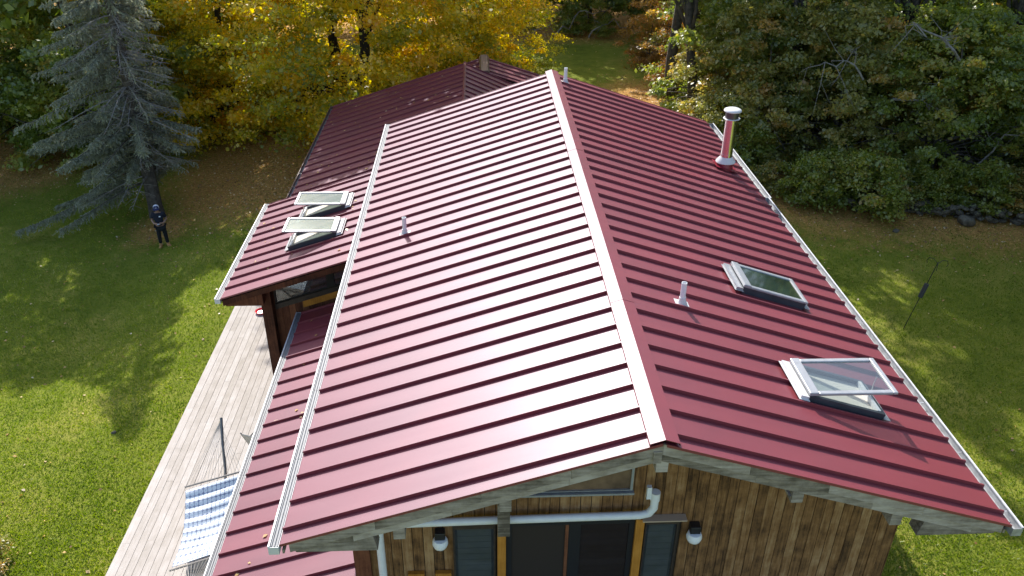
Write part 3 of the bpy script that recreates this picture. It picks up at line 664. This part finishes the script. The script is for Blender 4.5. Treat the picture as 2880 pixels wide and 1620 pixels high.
plant_tree('tall_tree',tallB,9.3,34.2,.25,1.05,'second leaning tall tree further back, unseen crown added to shade the right lawn')
GR='unseen trees added to shade the right lawn'
for k,(x,y) in enumerate(((19.5,4.5),(20.5,9.5),(22.0,14.2))):  # trees added out of view to darken the right lawn
    plant_tree('leafy_tree',greenA,x,y,k*2.3,1.0,'unseen tall leafy tree added beside the right lawn to shade it','tree',GR,zs_=1.4)
GR='tall thin trees rising out of the wood on the right'
for k,(x,y) in enumerate(((11.8,28.3),(16.2,27.6),(7.6,33.0),(20.6,27.2),(13.6,34),(9.2,40.5),(25.5,28.4))):
    plant_tree('tall_tree',tallA,x,y,k*1.9,.95+.07*(k%3),'tall thin grey trunk rising out of the wood on the right','tree',GR)
plant_tree('orange_sapling',orangeA,9.0,36.4,.3,.85,'orange brown sapling at the right edge of the far grass')
plant_tree('orange_sapling',orangeA,8.2,41.5,2.3,.8,'small orange brown sapling near the dark wood')
WALLB=[(12.4,20.7),(13.7,21.2),(14.9,20.9),(17.0,20.7),(18.9,20.3)]; ORD=('first','second','third','fourth','fifth')
GR='bushes along the edge of the wood'
for k,(x,y) in enumerate(((9.7,22.8),(10.6,21.6),(9.0,24.8),(9.0,27.2),(8.9,29.5),(11.8,22.2),(13.3,22.6),(14.6,22.3),(16.2,21.8),(18.2,21.4),(20.0,21.0),(22.0,20.8),(24.0,21.5),(12.6,24.2),(12.4,20.7),(13.7,21.2),(14.9,20.9),(17.0,20.7),(18.9,20.3),(10.6,25.4),(9.6,27.0),(26,22.5),(28,23.5),(9.6,32),(9.6,39.0),(9.0,46.5),(4.5,49.5),(1.0,50.2),(6.5,49.0))):
    lab='low leafy bush at the edge of the wood'
    if (x,y) in WALLB: lab='low bush spilling over the stone wall, %s from the wall\'s left end'%ORD[WALLB.index((x,y))]
    plant_tree('bush',bushA if k%3 else bushB,x,y,k*1.3,(.85,1.05,1.25,.95)[k%4],lab,'bush',GR)
plant_tree('bush',bushB,-12.05,4.72,.6,.62,'small brownish bush in the lower left corner of the lawn','bush')

# ---- blue spruce
def spruce_meshes(H,R,seed):
    global rng
    rng=np.random.default_rng(seed)
    wood_=B(); dead=B()
    wood_.tube([(0,0,-.3),(0,0,.5),(.05,0,H*.4),(0,.05,H*.75),(0,0,H*.985)],[.34,.27,.21,.12,.015],10)
    C=[];D=[];Nn=[];S=[];T=[]
    z=1.5
    while z<H-.2:
        f=(z-.7)/(H-.9); Lz=(R*(1-f)**.75+.12)*(.85+.3*rng.random())
        nb=7 if z<8 else 6
        a0=rng.random()*6.28
        for j in range(nb):
            a=a0+j*6.28/nb+rng.normal()*.35; L_=Lz*(.45+.68*rng.random())*(1-.25*math.cos(a))
            side=math.cos(a)   # the side towards +X is half bare
            bare=(side>.0 and z<8.0 and rng.random()<.7) or rng.random()<.10
            if side>.2 and z<2.6: continue
            d=np.array([math.cos(a),math.sin(a)]); pts=[]; st=rng.uniform(-.05,.12)
            for t in np.linspace(0,1,7):
                pts.append((d[0]*L_*t,d[1]*L_*t,z+L_*(st*t-.42*t*t+.16*t**4)))
            (dead if bare else wood_).tube(pts,[.032*(1-.85*t)*(.6+.4*(1-f)) for t in np.linspace(0,1,7)],5)
            P_=np.array(pts)
            if bare:
                for _ in range(16):
                    t=rng.uniform(.15,1); q=P_[int(t*5.99)]; e=q+np.array([rng.normal()*.28,rng.normal()*.28,-rng.random()*.28])
                    dead.tube([tuple(q),tuple((q+e)/2+rng.normal(size=3)*.03),tuple(e)],[.008,.006,.003],4)
                if rng.random()<.6: continue
            for _ in range(5):
                q=P_[int(rng.integers(1,6))]; e=q+np.array([rng.normal()*.22,rng.normal()*.22,-rng.random()*.35]); dead.tube([tuple(q),tuple(e)],[.009,.003],4)
            ntw=int((80 if z<8.5 else 12)*L_*(.25 if bare else 1)*rng.choice((.5,1,1.3)))
            for _ in range(ntw):
                t=rng.uniform(.12,1)**.8; i0=min(int(t*6),5); q=P_[i0]+(P_[i0+1]-P_[i0])*(t*6-i0)
                sd=rng.choice((-1,1)); fw_=np.array([d[0],d[1],-.25]); sw=np.array([-d[1],d[0],0])*sd
                tw=fw_*rng.uniform(-.1,.9)+sw*rng.uniform(.0,1)+np.array([0,0,-rng.uniform(.1,1.5)]); tw/=np.linalg.norm(tw)
                Lt=rng.uniform(.18,.5)*(1.1-.5*t); k=max(3,int(Lt/.055)) if z<8.5 else 3
                for s_ in np.linspace(.1,1,k):
                    c=q+tw*Lt*s_; C.append(c); dd=tw+rng.normal(size=3)*.35; D.append(dd); Nn.append(rng.normal(size=3)+np.array([0,0,.5]))
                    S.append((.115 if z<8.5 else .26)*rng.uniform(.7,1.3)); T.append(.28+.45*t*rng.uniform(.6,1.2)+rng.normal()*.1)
        z+=.27+.02*z*.3
    crown=leaf_mesh('spruce_crown',np.array(C),np.array(Nn),np.array(S),np.array(T),SPRUCE,.34,.1,dirs=np.array(D))
    return wood_.mesh('spruce_trunk',BARK),crown,dead.mesh('spruce_dead',DEADWOOD)
sp=spruce_meshes(13.0,3.5,5)
st=thing('spruce_tree',(-14.7,22.95,float(ground(-14.7,22.95))),'tall blue spruce with drooping boughs and bare grey twigs behind the man','tree')
for nm,me_ in zip(('trunk','crown','dead_branches'),sp):
    o=bpy.data.objects.new(nm,me_); COL.objects.link(o); o.parent=st
    if nm=='dead_branches': o['kind']='stuff'
print('spruce leaves',len(sp[1].polygons))

# ---- dead grey limbs hanging in the wood, fallen branches on the far grass
rng=np.random.default_rng(31)
def dead_branch(p,q,r,n=9):
    b=B(); path=limb_path(p,q,.14,8,.5); b.tube(path,[r*(1-.75*t) for t in np.linspace(0,1,8)],7)
    for _ in range(n):
        i_=int(rng.integers(2,8)); s_=np.array(path[i_]); e=s_+rng.normal(size=3)*np.array([.7,.4,.6]); m_=(s_+e)/2+rng.normal(size=3)*.15
        b.tube([tuple(s_),tuple(m_),tuple(e)],[r*.35,r*.24,r*.08],5)
        e2=m_+rng.normal(size=3)*.45; b.tube([tuple(m_),tuple(e2)],[r*.2,r*.06],4)
    return b
for (p,q,r,lab) in (((18.6,22.6,6.6),(22.6,22.3,4.6),.075,'long bare grey limb sticking out of the green trees at the upper right'),
                  ((13.9,23.2,3.6),(16.2,22.6,2.6),.055,'short curved grey limb low in the olive trees'),
                  ((10.6,29.5,5.2),(12.8,28.6,6.4),.045,'thin pale limb rising right of the chimney'),
                  ((17.2,21.9,1.4),(19.4,21.7,2.9),.04,'thin grey twig branch above the stone wall'),
                  ((24.0,21.6,5.2),(21.8,21.2,6.6),.06,'forked bare limb at the far upper right'),
                  ((15.4,22.0,5.4),(13.2,21.6,6.6),.05,'bare grey limb arching left high over the olive trees'),
                  ((12.2,22.4,4.6),(10.4,22.2,5.2),.04,'small bare limb right of the chimney cap')):
    tag(obj('dead_limb',dead_branch(p,q,r),DEADWOOD,None,smooth=True),lab,'branch','dead limbs in the wood')
for (p,q,r,lab) in (((3.2,48.2,.25),(6.3,48.8,1.7),.07,'pale fallen limb leaning across the dark wood edge'),
                  ((5.4,47.9,.2),(8.4,48.6,1.0),.06,'pale fallen limb lying at the right of the dark wood edge'),
                  ((1.4,47.6,.12),(3.6,48.8,.9),.05,'thin fallen limb at the left of the dark wood edge')):
    tag(obj('fallen_limb',dead_branch(p,q,r,4),DEADWOOD,None,smooth=True),lab,'branch','fallen limbs by the far lawn')

# ---- grass blades and fallen leaves
def blades(n,xr,yr,seed,keep):
    r=np.random.default_rng(seed); x=r.uniform(*xr,n); y=yr[0]+(yr[1]-yr[0])*r.random(n)**1.9
    k=keep(x,y)&(r.random(n)>litter_amount(x,y)*.8); x,y=x[k],y[k]; n=len(x); z=ground(x,y)
    h=r.uniform(.03,.075,n); a=r.random(n)*6.28; w=r.uniform(.008,.016,n)
    dx,dy=np.cos(a),np.sin(a); lx,ly=r.normal(size=n)*.035,r.normal(size=n)*.035
    V=np.stack([np.stack([x-dx*w,y-dy*w,z-.005],1),np.stack([x+dx*w,y+dy*w,z-.005],1),np.stack([x+lx,y+ly,z+h],1)],1).reshape(-1,3)
    t=.42+.22*np.sin(x*1.3+np.sin(y*.9)*2)*np.sin(y*1.1)+r.normal(size=n)*.2
    return V,t
Vs,Ts=[],[]
for n_,xr,yr,sd_,kp in ((300000,(-26,-9.25),(3.2,30),1,lambda x,y:(x<-9.25)&(x>-.9*y-8)),(210000,(4.6,22),(3,25),2,lambda x,y:x>4.6)):
    v_,t_=blades(n_,xr,yr,sd_,kp); Vs.append(v_); Ts.append(t_)
Vb=np.concatenate(Vs); Tb=np.concatenate(Ts); n=len(Tb)
me=bpy.data.meshes.new('grass'); me.vertices.add(3*n); me.vertices.foreach_set('co',Vb.astype(np.float32).ravel())
me.loops.add(3*n); me.loops.foreach_set('vertex_index',np.arange(3*n,dtype=np.int32)); me.polygons.add(n); me.polygons.foreach_set('loop_start',np.arange(0,3*n,3,dtype=np.int32))
me.update(calc_edges=True); at=me.attributes.new('tint','FLOAT','FACE'); at.data.foreach_set('value',np.clip(Tb,0,1).astype(np.float32)); me.materials.append(GRASSBL)
tag(put(bpy.data.objects.new('grass',me),None),'short green grass blades of the lawn','grass',kind='stuff')
r=np.random.default_rng(9); n=260000; x=r.uniform(-26,30,n); y=r.uniform(3,50,n); la_=litter_amount(x,y)
k=(r.random(n)<la_**1.5*.7+.011)&((x<-9.4)|(x>4.8)|(y>27)); x,y=x[k],y[k]; n=len(x)
C=np.stack([x,y,ground(x,y)+.02+r.random(n)*.02],1); rng=r
lm=leaf_mesh('fallen_leaves',C,np.array([0,0,1.])+r.normal(size=(n,3))*.35,r.uniform(.05,.11,n),r.random(n),LITTER,.75,.25)
tag(put(bpy.data.objects.new('fallen_leaves',lm),None),'dry brown leaves scattered over the grass','leaves',kind='stuff')
print('leaves',n)

r=np.random.default_rng(19); n=130; x=r.uniform(-7.5,-2.7,n); y=r.uniform(15.5,24.5,n); z=AZ+SL*(x-AX)+.012
x2=r.uniform(-6.2,-4.7,26); y2=r.uniform(1.5,9.5,26); z2=np.array([zp(q) for q in x2])+.012
x3=r.uniform(-7.8,-4.8,22); y3=r.uniform(9.4,14.2,22); z3=np.array([zs(q) for q in x3])+.012
C=np.concatenate([np.stack([x,y,z],1),np.stack([x2,y2,z2],1),np.stack([x3,y3,z3],1)]); n=len(C); rng=r
lm=leaf_mesh('roof_leaves',C,np.array([-.3,0,1.])+r.normal(size=(n,3))*.12,r.uniform(.05,.12,n),.5+.5*r.random(n),LITTER,.75,.2)
tag(put(bpy.data.objects.new('roof_leaves',lm),None),'a few dry leaves lying on the lower red roofs','leaves',kind='stuff')

# ------------------------------------------------------------------ stone wall, boulder
rng=np.random.default_rng(77)
def stone_mesh(seed,sub=2):
    import bmesh
    bm=bmesh.new(); bmesh.ops.create_icosphere(bm,subdivisions=sub,radius=.5); r=np.random.default_rng(seed); ph=r.random((5,3))*6
    for v in bm.verts:
        c=v.co.copy(); n_=0
        for q in ph: n_+=math.sin(c.x*4+q[0])*math.sin(c.y*4+q[1])*math.sin(c.z*4+q[2])
        v.co=c*(1+.16*n_); v.co.z*=.75
    me=bpy.data.meshes.new('stone'); bm.to_mesh(me); bm.free(); me.materials.append(STONE); return me
sm=[stone_mesh(k,1) for k in range(6)]
wall=thing('stone_wall',(16.5,20.2,0),'low tumbled dry stone wall at the foot of the trees on the right','wall')
a,bp_=np.array([11.9,21.0]),np.array([24.5,18.4])
for k in range(240):
    t=(k%80+rng.random())/80; lay=k//80; p=a+(bp_-a)*t+rng.normal(size=2)*np.array([.05,.16])
    o=bpy.data.objects.new('stone',sm[k%6]); s_=rng.uniform(.15,.36); o.scale=(s_*rng.uniform(.9,1.6),s_,s_*rng.uniform(.7,1)); o.rotation_euler=(rng.normal()*.2,rng.normal()*.2,rng.random()*6.28)
    o.location=(p[0],p[1],float(ground(*p))+.06+lay*.17+rng.random()*.04); put(o,wall)
bo=put(bpy.data.objects.new('boulder',stone_mesh(42,3)),None); bo.location=(15.85,19.55,.16); bo.scale=(.62,.55,.6); tag(bo,'round pale boulder in front of the stone wall','boulder')
for (x,y,s_,lab) in ((-10.95,8.75,.13,'small pale stone lying on the lit left lawn'),(13.0,19.0,.3,'small rock in the leaf litter left of the boulder')):
    o=put(bpy.data.objects.new('rock',sm[2]),None); o.location=(x,y,float(ground(x,y))+.03); o.scale=(s_,s_*.8,s_*.7); tag(o,lab,'rock')

# ------------------------------------------------------------------ bird feeder pole
fp=thing('feeder_pole',(10.35,12.65,0),'thin black leaning feeder pole with a dark baffle on the right lawn','pole')
tx,ty,tz=10.85,12.75,2.12
obj('pole',B().tube([(10.35,12.65,-.2),(10.35,12.65,0),(tx,ty,tz)],.011,8),BLACK,fp)
q=lambda t:(10.35+(tx-10.35)*t,12.65+(ty-12.65)*t,tz*t)
obj('baffle',B().tube([q(.50),q(.70)],.065,14),simple('dark_grey_plastic',(.05,.05,.06),.5),fp,smooth=True)
for a in (0,2.1,4.2):
    dx,dy=math.cos(a)*.32,math.sin(a)*.32
    obj('hook_arm',B().tube([(tx,ty,tz),(tx+dx*.4,ty+dy*.4,tz+.10),(tx+dx*.85,ty+dy*.85,tz+.08),(tx+dx,ty+dy,tz-.04),(tx+dx*.9,ty+dy*.9,tz-.10)],.008,6),BLACK,fp)

# ------------------------------------------------------------------ hammock on its stand, chair and dish on the deck
hm=thing('hammock',(-7.4,5.2,DZ),'blue and white patterned hammock on a stand on the deck','hammock')
C0=Vector((-7.57,5.86,1.08)); ax=Vector((.17,-.985,0)).normalized(); bd=Vector((1.02,.42,0)).normalized(); hw=.56; Lb=2.0
m,ns,l,p=mat('blue_white_print'); p.inputs['Roughness'].default_value=.9
uv=N(ns,'ShaderNodeUVMap'); sx=N(ns,'ShaderNodeSeparateXYZ'); l.new(uv.outputs[0],sx.inputs[0])
def mth(op,a,b_=None,c=None):
    n_=N(ns,'ShaderNodeMath',operation=op)
    for i_,v_ in enumerate((a,b_,c)):
        if v_ is None: continue
        if hasattr(v_,'is_linked') or hasattr(v_,'links'): l.new(v_,n_.inputs[i_])
        else: n_.inputs[i_].default_value=v_
    return n_.outputs[0]
fu=mth('FRACT',mth('MULTIPLY',sx.outputs[0],13)); fv=mth('FRACT',mth('MULTIPLY',sx.outputs[1],26))
cu=mth('ABSOLUTE',mth('SUBTRACT',fu,.5)); cv=mth('ABSOLUTE',mth('SUBTRACT',fv,.5))
line=mth('GREATER_THAN',mth('MAXIMUM',cu,cv),.435)
astr=mth('LESS_THAN',mth('MULTIPLY',mth('SUBTRACT',.5,cu),mth('SUBTRACT',.5,cv)),.022)
diag=mth('LESS_THAN',mth('ABSOLUTE',mth('SUBTRACT',cu,cv)),.035)
nzp=N(ns,'ShaderNodeTexNoise'); nzp.inputs['Scale'].default_value=5; l.new(uv.outputs[0],nzp.inputs['Vector'])
dm=mth('MULTIPLY',diag,mth('GREATER_THAN',nzp.outputs[0],.5))
msk=mth('MAXIMUM',mth('MAXIMUM',mth('MULTIPLY',line,.55),mth('MULTIPLY',dm,.5)),astr)
msk=mth('MULTIPLY',msk,mth('MULTIPLY_ADD',nzp.outputs[0],1.1,.12))
mc=N(ns,'ShaderNodeMixRGB'); mc.inputs[1].default_value=(.74,.80,.84,1); mc.inputs[2].default_value=(.025,.05,.20,1); l.new(msk,mc.inputs[0]); mc.use_clamp=True; l.new(mc.outputs[0],p.inputs['Base Color'])
PRINT=m
nu,nv=14,80; vv=[];uvs=[]
for j in range(nv+1):
    t=j/nv; s_=t*Lb+.09
    for i_ in range(nu+1):
        u_=i_/nu*2-1; wv=hw*(1-.05*math.sin(math.pi*t))
        pt=C0+ax*s_+bd*(u_*wv); sag=.28*math.sin(math.pi*min(1,t*.97+.02)); pt.z+=-sag+.05*u_*u_*math.sin(math.pi*t)+.020*math.sin(t*2*math.pi*9+u_*.8)
        vv.append(tuple(pt)); uvs.append((i_/nu,t))
ff=[(j*(nu+1)+i_,j*(nu+1)+i_+1,(j+1)*(nu+1)+i_+1,(j+1)*(nu+1)+i_) for j in range(nv) for i_ in range(nu)]
me=bpy.data.meshes.new('bed'); me.from_pydata(vv,[],ff); ul=me.uv_layers.new(name='UVMap')
for lp in me.loops: ul.data[lp.index].uv=uvs[lp.vertex_index]
me.materials.append(PRINT); me.polygons.foreach_set('use_smooth',[True]*len(me.polygons))
bed=put(bpy.data.objects.new('bed',me),hm); sm_=bed.modifiers.new('solid','SOLIDIFY'); sm_.thickness=.008
BAR=simple('grey_wood_bar',(.30,.27,.24),.7,noise=.2); ROPE=simple('cream_rope',(.50,.46,.40),.9)
STAND=simple('grey_stand_tube',(.20,.19,.18),.45,metal=.4)
RING=Vector((-7.66,6.95,1.66))
for e,rg in ((0,RING),(Lb+.18,C0+ax*(Lb+1.3)+Vector((0,0,.58)))):
    c=C0+ax*e; obj('spreader_bar',B().tube([c-bd*(hw+.03),c+bd*(hw+.03)],.02,8),BAR,hm)
    rp=B()
    for k in range(17):
        u_=k/8-1; rp.tube([c+bd*(u_*hw),rg],.0035,4)
        if e==0: rp.tube([c+bd*(u_*hw),c+bd*(u_*hw)+ax*.09+Vector((0,0,-.01))],.004,4)
    obj('rope',rp,ROPE,hm)
far_top=Vector((-7.60,6.95,1.80)); near_top=C0+ax*(Lb+1.4)+Vector((0,0,.72))
obj('stand_arm',B().tube([far_top,Vector((-7.53,6.55,1.42)),Vector((-7.45,6.2,1.02)),Vector((-7.38,5.7,.66)),Vector((-7.3,5.2,DZ+.06))],.03,10),STAND,hm,smooth=True)
obj('stand_arm',B().tube([near_top,near_top+Vector((-.02,.5,-.5)),Vector((-7.05,3.6,.62)),Vector((-7.15,4.3,DZ+.06))],.03,10),STAND,hm,smooth=True)
obj('base_tube',B().tube([(-7.3,5.2,DZ+.06),(-7.15,4.3,DZ+.06)],.03,10),STAND,hm)
for yy,xx in ((5.45,-7.33),(4.0,-7.1)): obj('foot',B().tube([(xx-.55,yy,DZ+.03),(xx+.55,yy,DZ+.03)],.028,8),STAND,hm)
obj('hook',B().tube([RING,far_top],.008,6),STEEL,hm)
# sling chair
chm=thing('patio_chair',(-6.85,7.2,DZ),'beige sling patio chair half hidden by the porch gutter','chair')
SLING=simple('beige_sling_fabric',(.50,.47,.41),.85,noise=.1,scale=30); TUBE=simple('grey_chair_tube',(.22,.21,.20),.4,metal=.5)
def cp(a,b_,c):  # chair local: a right, b back, c up, turned
    th=R_(158); return (-6.78+a*math.cos(th)-b_*math.sin(th),7.22+a*math.sin(th)+b_*math.cos(th),DZ+c)
obj('seat',B().quad(cp(-.26,-.25,.42),cp(.26,-.25,.42),cp(.26,.25,.38),cp(-.26,.25,.38)),SLING,chm).modifiers.new('s','SOLIDIFY').thickness=.012
obj('backrest',B().quad(cp(-.26,.26,.38),cp(.26,.26,.38),cp(.26,.50,.98),cp(-.26,.50,.98)),SLING,chm).modifiers.new('s','SOLIDIFY').thickness=.012
for s_ in (-1,1):
    obj('back_frame',B().tube([cp(.27*s_,-.26,.42),cp(.27*s_,.26,.38),cp(.27*s_,.51,1.0)],.014,8),TUBE,chm)
    obj('leg',B().tube([cp(.29*s_,-.28,.0),cp(.29*s_,-.24,.40),cp(.30*s_,-.20,.62),cp(.31*s_,-.02,.66),cp(.31*s_,.30,.64)],.014,8),TUBE,chm,smooth=True)
    obj('leg',B().tube([cp(.29*s_,.42,.0),cp(.29*s_,.16,.40)],.014,8),TUBE,chm)
dish=obj('dish',B().lathe((-8.36,13.42,DZ+.002),[(.10,0),(.13,.01),(.17,.06),(.175,.065),(.16,.06),(.12,.018),(.01,.014)],24),simple('red_plastic',(.75,.03,.05),.3),None,smooth=True)
tag(dish,'shallow red plastic dish on the deck beside the brown post','dish')

# ------------------------------------------------------------------ the man by the spruce
def skin(name,verts,edges,radii,m,parent,loc,sub=2):
    me=bpy.data.meshes.new(name); me.from_pydata(verts,edges,[]); me.materials.append(m)
    o=bpy.data.objects.new(name,me); o.location=(0,0,0)
    COL.objects.link(o); o.parent=parent
    sk=o.modifiers.new('skin','SKIN'); sk.use_smooth_shade=True
    for v_,r_ in zip(me.skin_vertices[0].data,radii): v_.radius=(r_,r_) if not hasattr(r_,'__len__') else r_
    me.skin_vertices[0].data[0].use_root=True
    s=o.modifiers.new('sub','SUBSURF'); s.levels=sub; s.render_levels=sub
    return o
SKINM=simple('skin',(.36,.21,.15),.55); SHIRT=simple('navy_shirt',(.010,.013,.026),.9,noise=.2,scale=9,bump=.3,bscale=20); TROU=simple('black_trousers',(.008,.009,.011),.9,bump=.3,bscale=16)
BOOT=simple('tan_work_boot',(.42,.23,.08),.7,noise=.2,scale=20); NAVY=simple('navy_cap',(.012,.02,.09),.8); CAPW=simple('white_cap_mesh',(.72,.74,.80),.85)
px_,py_=-13.52,20.19
man=thing('person',(px_,py_,float(ground(px_,py_))),'man in dark shirt, black trousers, tan boots and white and navy cap','person')
man.rotation_euler=(0,0,R_(14)); man.scale=(.92,.92,.92)
# local: faces -Y
Vv=[(0,0,.95),(0,.0,1.12),(0,.0,1.32),(0,.005,1.46),(0,-.015,1.53),(0,-.035,1.61),(0,-.045,1.69)]; Rr=[.15,.135,.155,.075,.055,.085,.092]; Ee=[(0,1),(1,2),(2,3),(3,4),(4,5),(5,6)]
def add(vs,rs,root):
    k=len(Vv)
    for i_,(v_,r_) in enumerate(zip(vs,rs)): Vv.append(v_); Rr.append(r_); Ee.append((root if i_==0 else k+i_-1,k+i_))
    return k+len(vs)-1
for s_ in (-1,1):
    add([(s_*.10,0,.88),(s_*.115,-.01,.50),(s_*.13,.02,.10),(s_*.15,-.06,.05)],[.09,.062,.042,.04],0)
    h=add([(s_*.19,.01,1.42),(s_*.265,.05,1.16),(s_*.17,-.20,1.10),(s_*.075,-.30,1.13)],[.062,.046,.038,.03],2)
    hd=Vv[h]
    for f_,(dx,dy,dz,ln) in enumerate(((-.03,-.02,.03,.055),(-.035,-.045,.012,.07),(-.035,-.05,-.006,.075),(-.035,-.045,-.022,.07),(-.03,-.03,-.036,.055))):
        e1=(hd[0]+s_*dx*.6,hd[1]+dy*.8,hd[2]+dz); e2=(e1[0]+s_*dx*.9,e1[1]+dy*.35,e1[2]+dz*.2)
        add([e1,e2],[.011,.008],h)
body_=skin('body',Vv,Ee,Rr,SKINM,man,None,1)
sv=[(0,0,.90),(0,0,1.12),(0,0,1.34),(0,.005,1.455)]; sr=[.172,.158,.172,.085]; se=[(0,1),(1,2),(2,3)]
for s_ in (-1,1):
    k=len(sv); sv+=[(s_*.19,.01,1.415),(s_*.25,.04,1.23)]; sr+=[.082,.078]; se+=[(2,k),(k,k+1)]
skin('shirt',sv,se,sr,SHIRT,man,None,2)
tv=[(0,0,.93)]; tr_=[.165]; te=[]
for s_ in (-1,1):
    k=len(tv); tv+=[(s_*.10,0,.84),(s_*.118,-.01,.50),(s_*.13,.02,.13)]; tr_+=[.108,.085,.068]; te+=[(0,k),(k,k+1),(k+1,k+2)]
skin('trousers',tv,te,tr_,TROU,man,None,2)
for s_,yaw in ((-1,-.1),(1,.55)):
    a=(s_*.13,.02); d=(math.sin(yaw),-math.cos(yaw))
    o=skin('boot',[(a[0],a[1]+.0,.17),(a[0],a[1],.06),(a[0]+d[0]*.12,a[1]+d[1]*.12,.05),(a[0]+d[0]*.22,a[1]+d[1]*.22,.042)],[(0,1),(1,2),(2,3)],[.072,.072,.066,.054],BOOT,man,None,2)
c=Vector((0,-.04,1.70))
b=B().lathe((0,-.035,1.685),[(.108,0),(.110,.03),(.10,.075),(.07,.11),(.02,.125)],20,axis=(0,-.25,1)); cap_=obj('cap',b,CAPW,None,smooth=True); cap_.parent=man
b=B(); k=14
top=[(.115*math.sin(a),-.035-.115*math.cos(a),1.70-.02) for a in np.linspace(-1.25,1.25,k)]
br=[(.125*math.sin(a),-.06-.20*math.cos(a)**.8,1.665-.01) for a in np.linspace(-1.2,1.2,k)]
n0=len(b.v); b.v+=top+br; b.f+=[(i_,i_+1,k+i_+1,k+i_) for i_ in range(k-1)]
brim=obj('brim',b,NAVY,None); brim.parent=cap_; brim.modifiers.new('s','SOLIDIFY').thickness=.008
b=B(); rows=[]
for h_,rr_ in ((.0,.112),(.035,.113),(.08,.100),(.112,.068)):
    rows.append([(rr_*1.015*math.sin(a),-.035-rr_*1.015*math.cos(a)-h_*.25,1.688+h_*.97) for a in np.linspace(-.95,.95,9)])
for r_ in rows: b.v+=r_
b.f+=[(j*9+i_,j*9+i_+1,(j+1)*9+i_+1,(j+1)*9+i_) for j in range(3) for i_ in range(8)]
fr=obj('cap_front',b,NAVY,None,smooth=True); fr.parent=cap_
em=obj('emblem',B().quad((-.035,-.159,1.715),(.035,-.159,1.715),(.035,-.160,1.735),(-.035,-.160,1.735)),CAPW,None); em.parent=cap_
em2=obj('chest_print',B().quad((.04,-.185,1.34),(.105,-.18,1.34),(.105,-.172,1.385),(.04,-.177,1.385)),CAPW,None); em2.parent=man
ph=obj('phone',B().box((-.04,-.42,1.13),(.04,-.335,1.142)),simple('phone_case',(.55,.57,.6),.3),None)
ph.matrix_world=Matrix.Translation(man.location)@Matrix.Rotation(R_(14),4,'Z')@Matrix.Scale(.92,4)
tag(ph,'light grey phone held by the man in the cap','phone')
# face details as parts of the body
for s_ in (-1,1):
    e=obj('eye',B().lathe((s_*.032,-.125,1.655),[(.002,0),(.01,.004),(.002,.010)],8,axis=(0,-1,0)),BLACK,None); e.parent=body_
e=obj('nose',B().prism([(-.013,-.125,1.61),(.013,-.125,1.61),(0,-.128,1.655)],(0,-.025,-.004)),SKINM,None); e.parent=body_
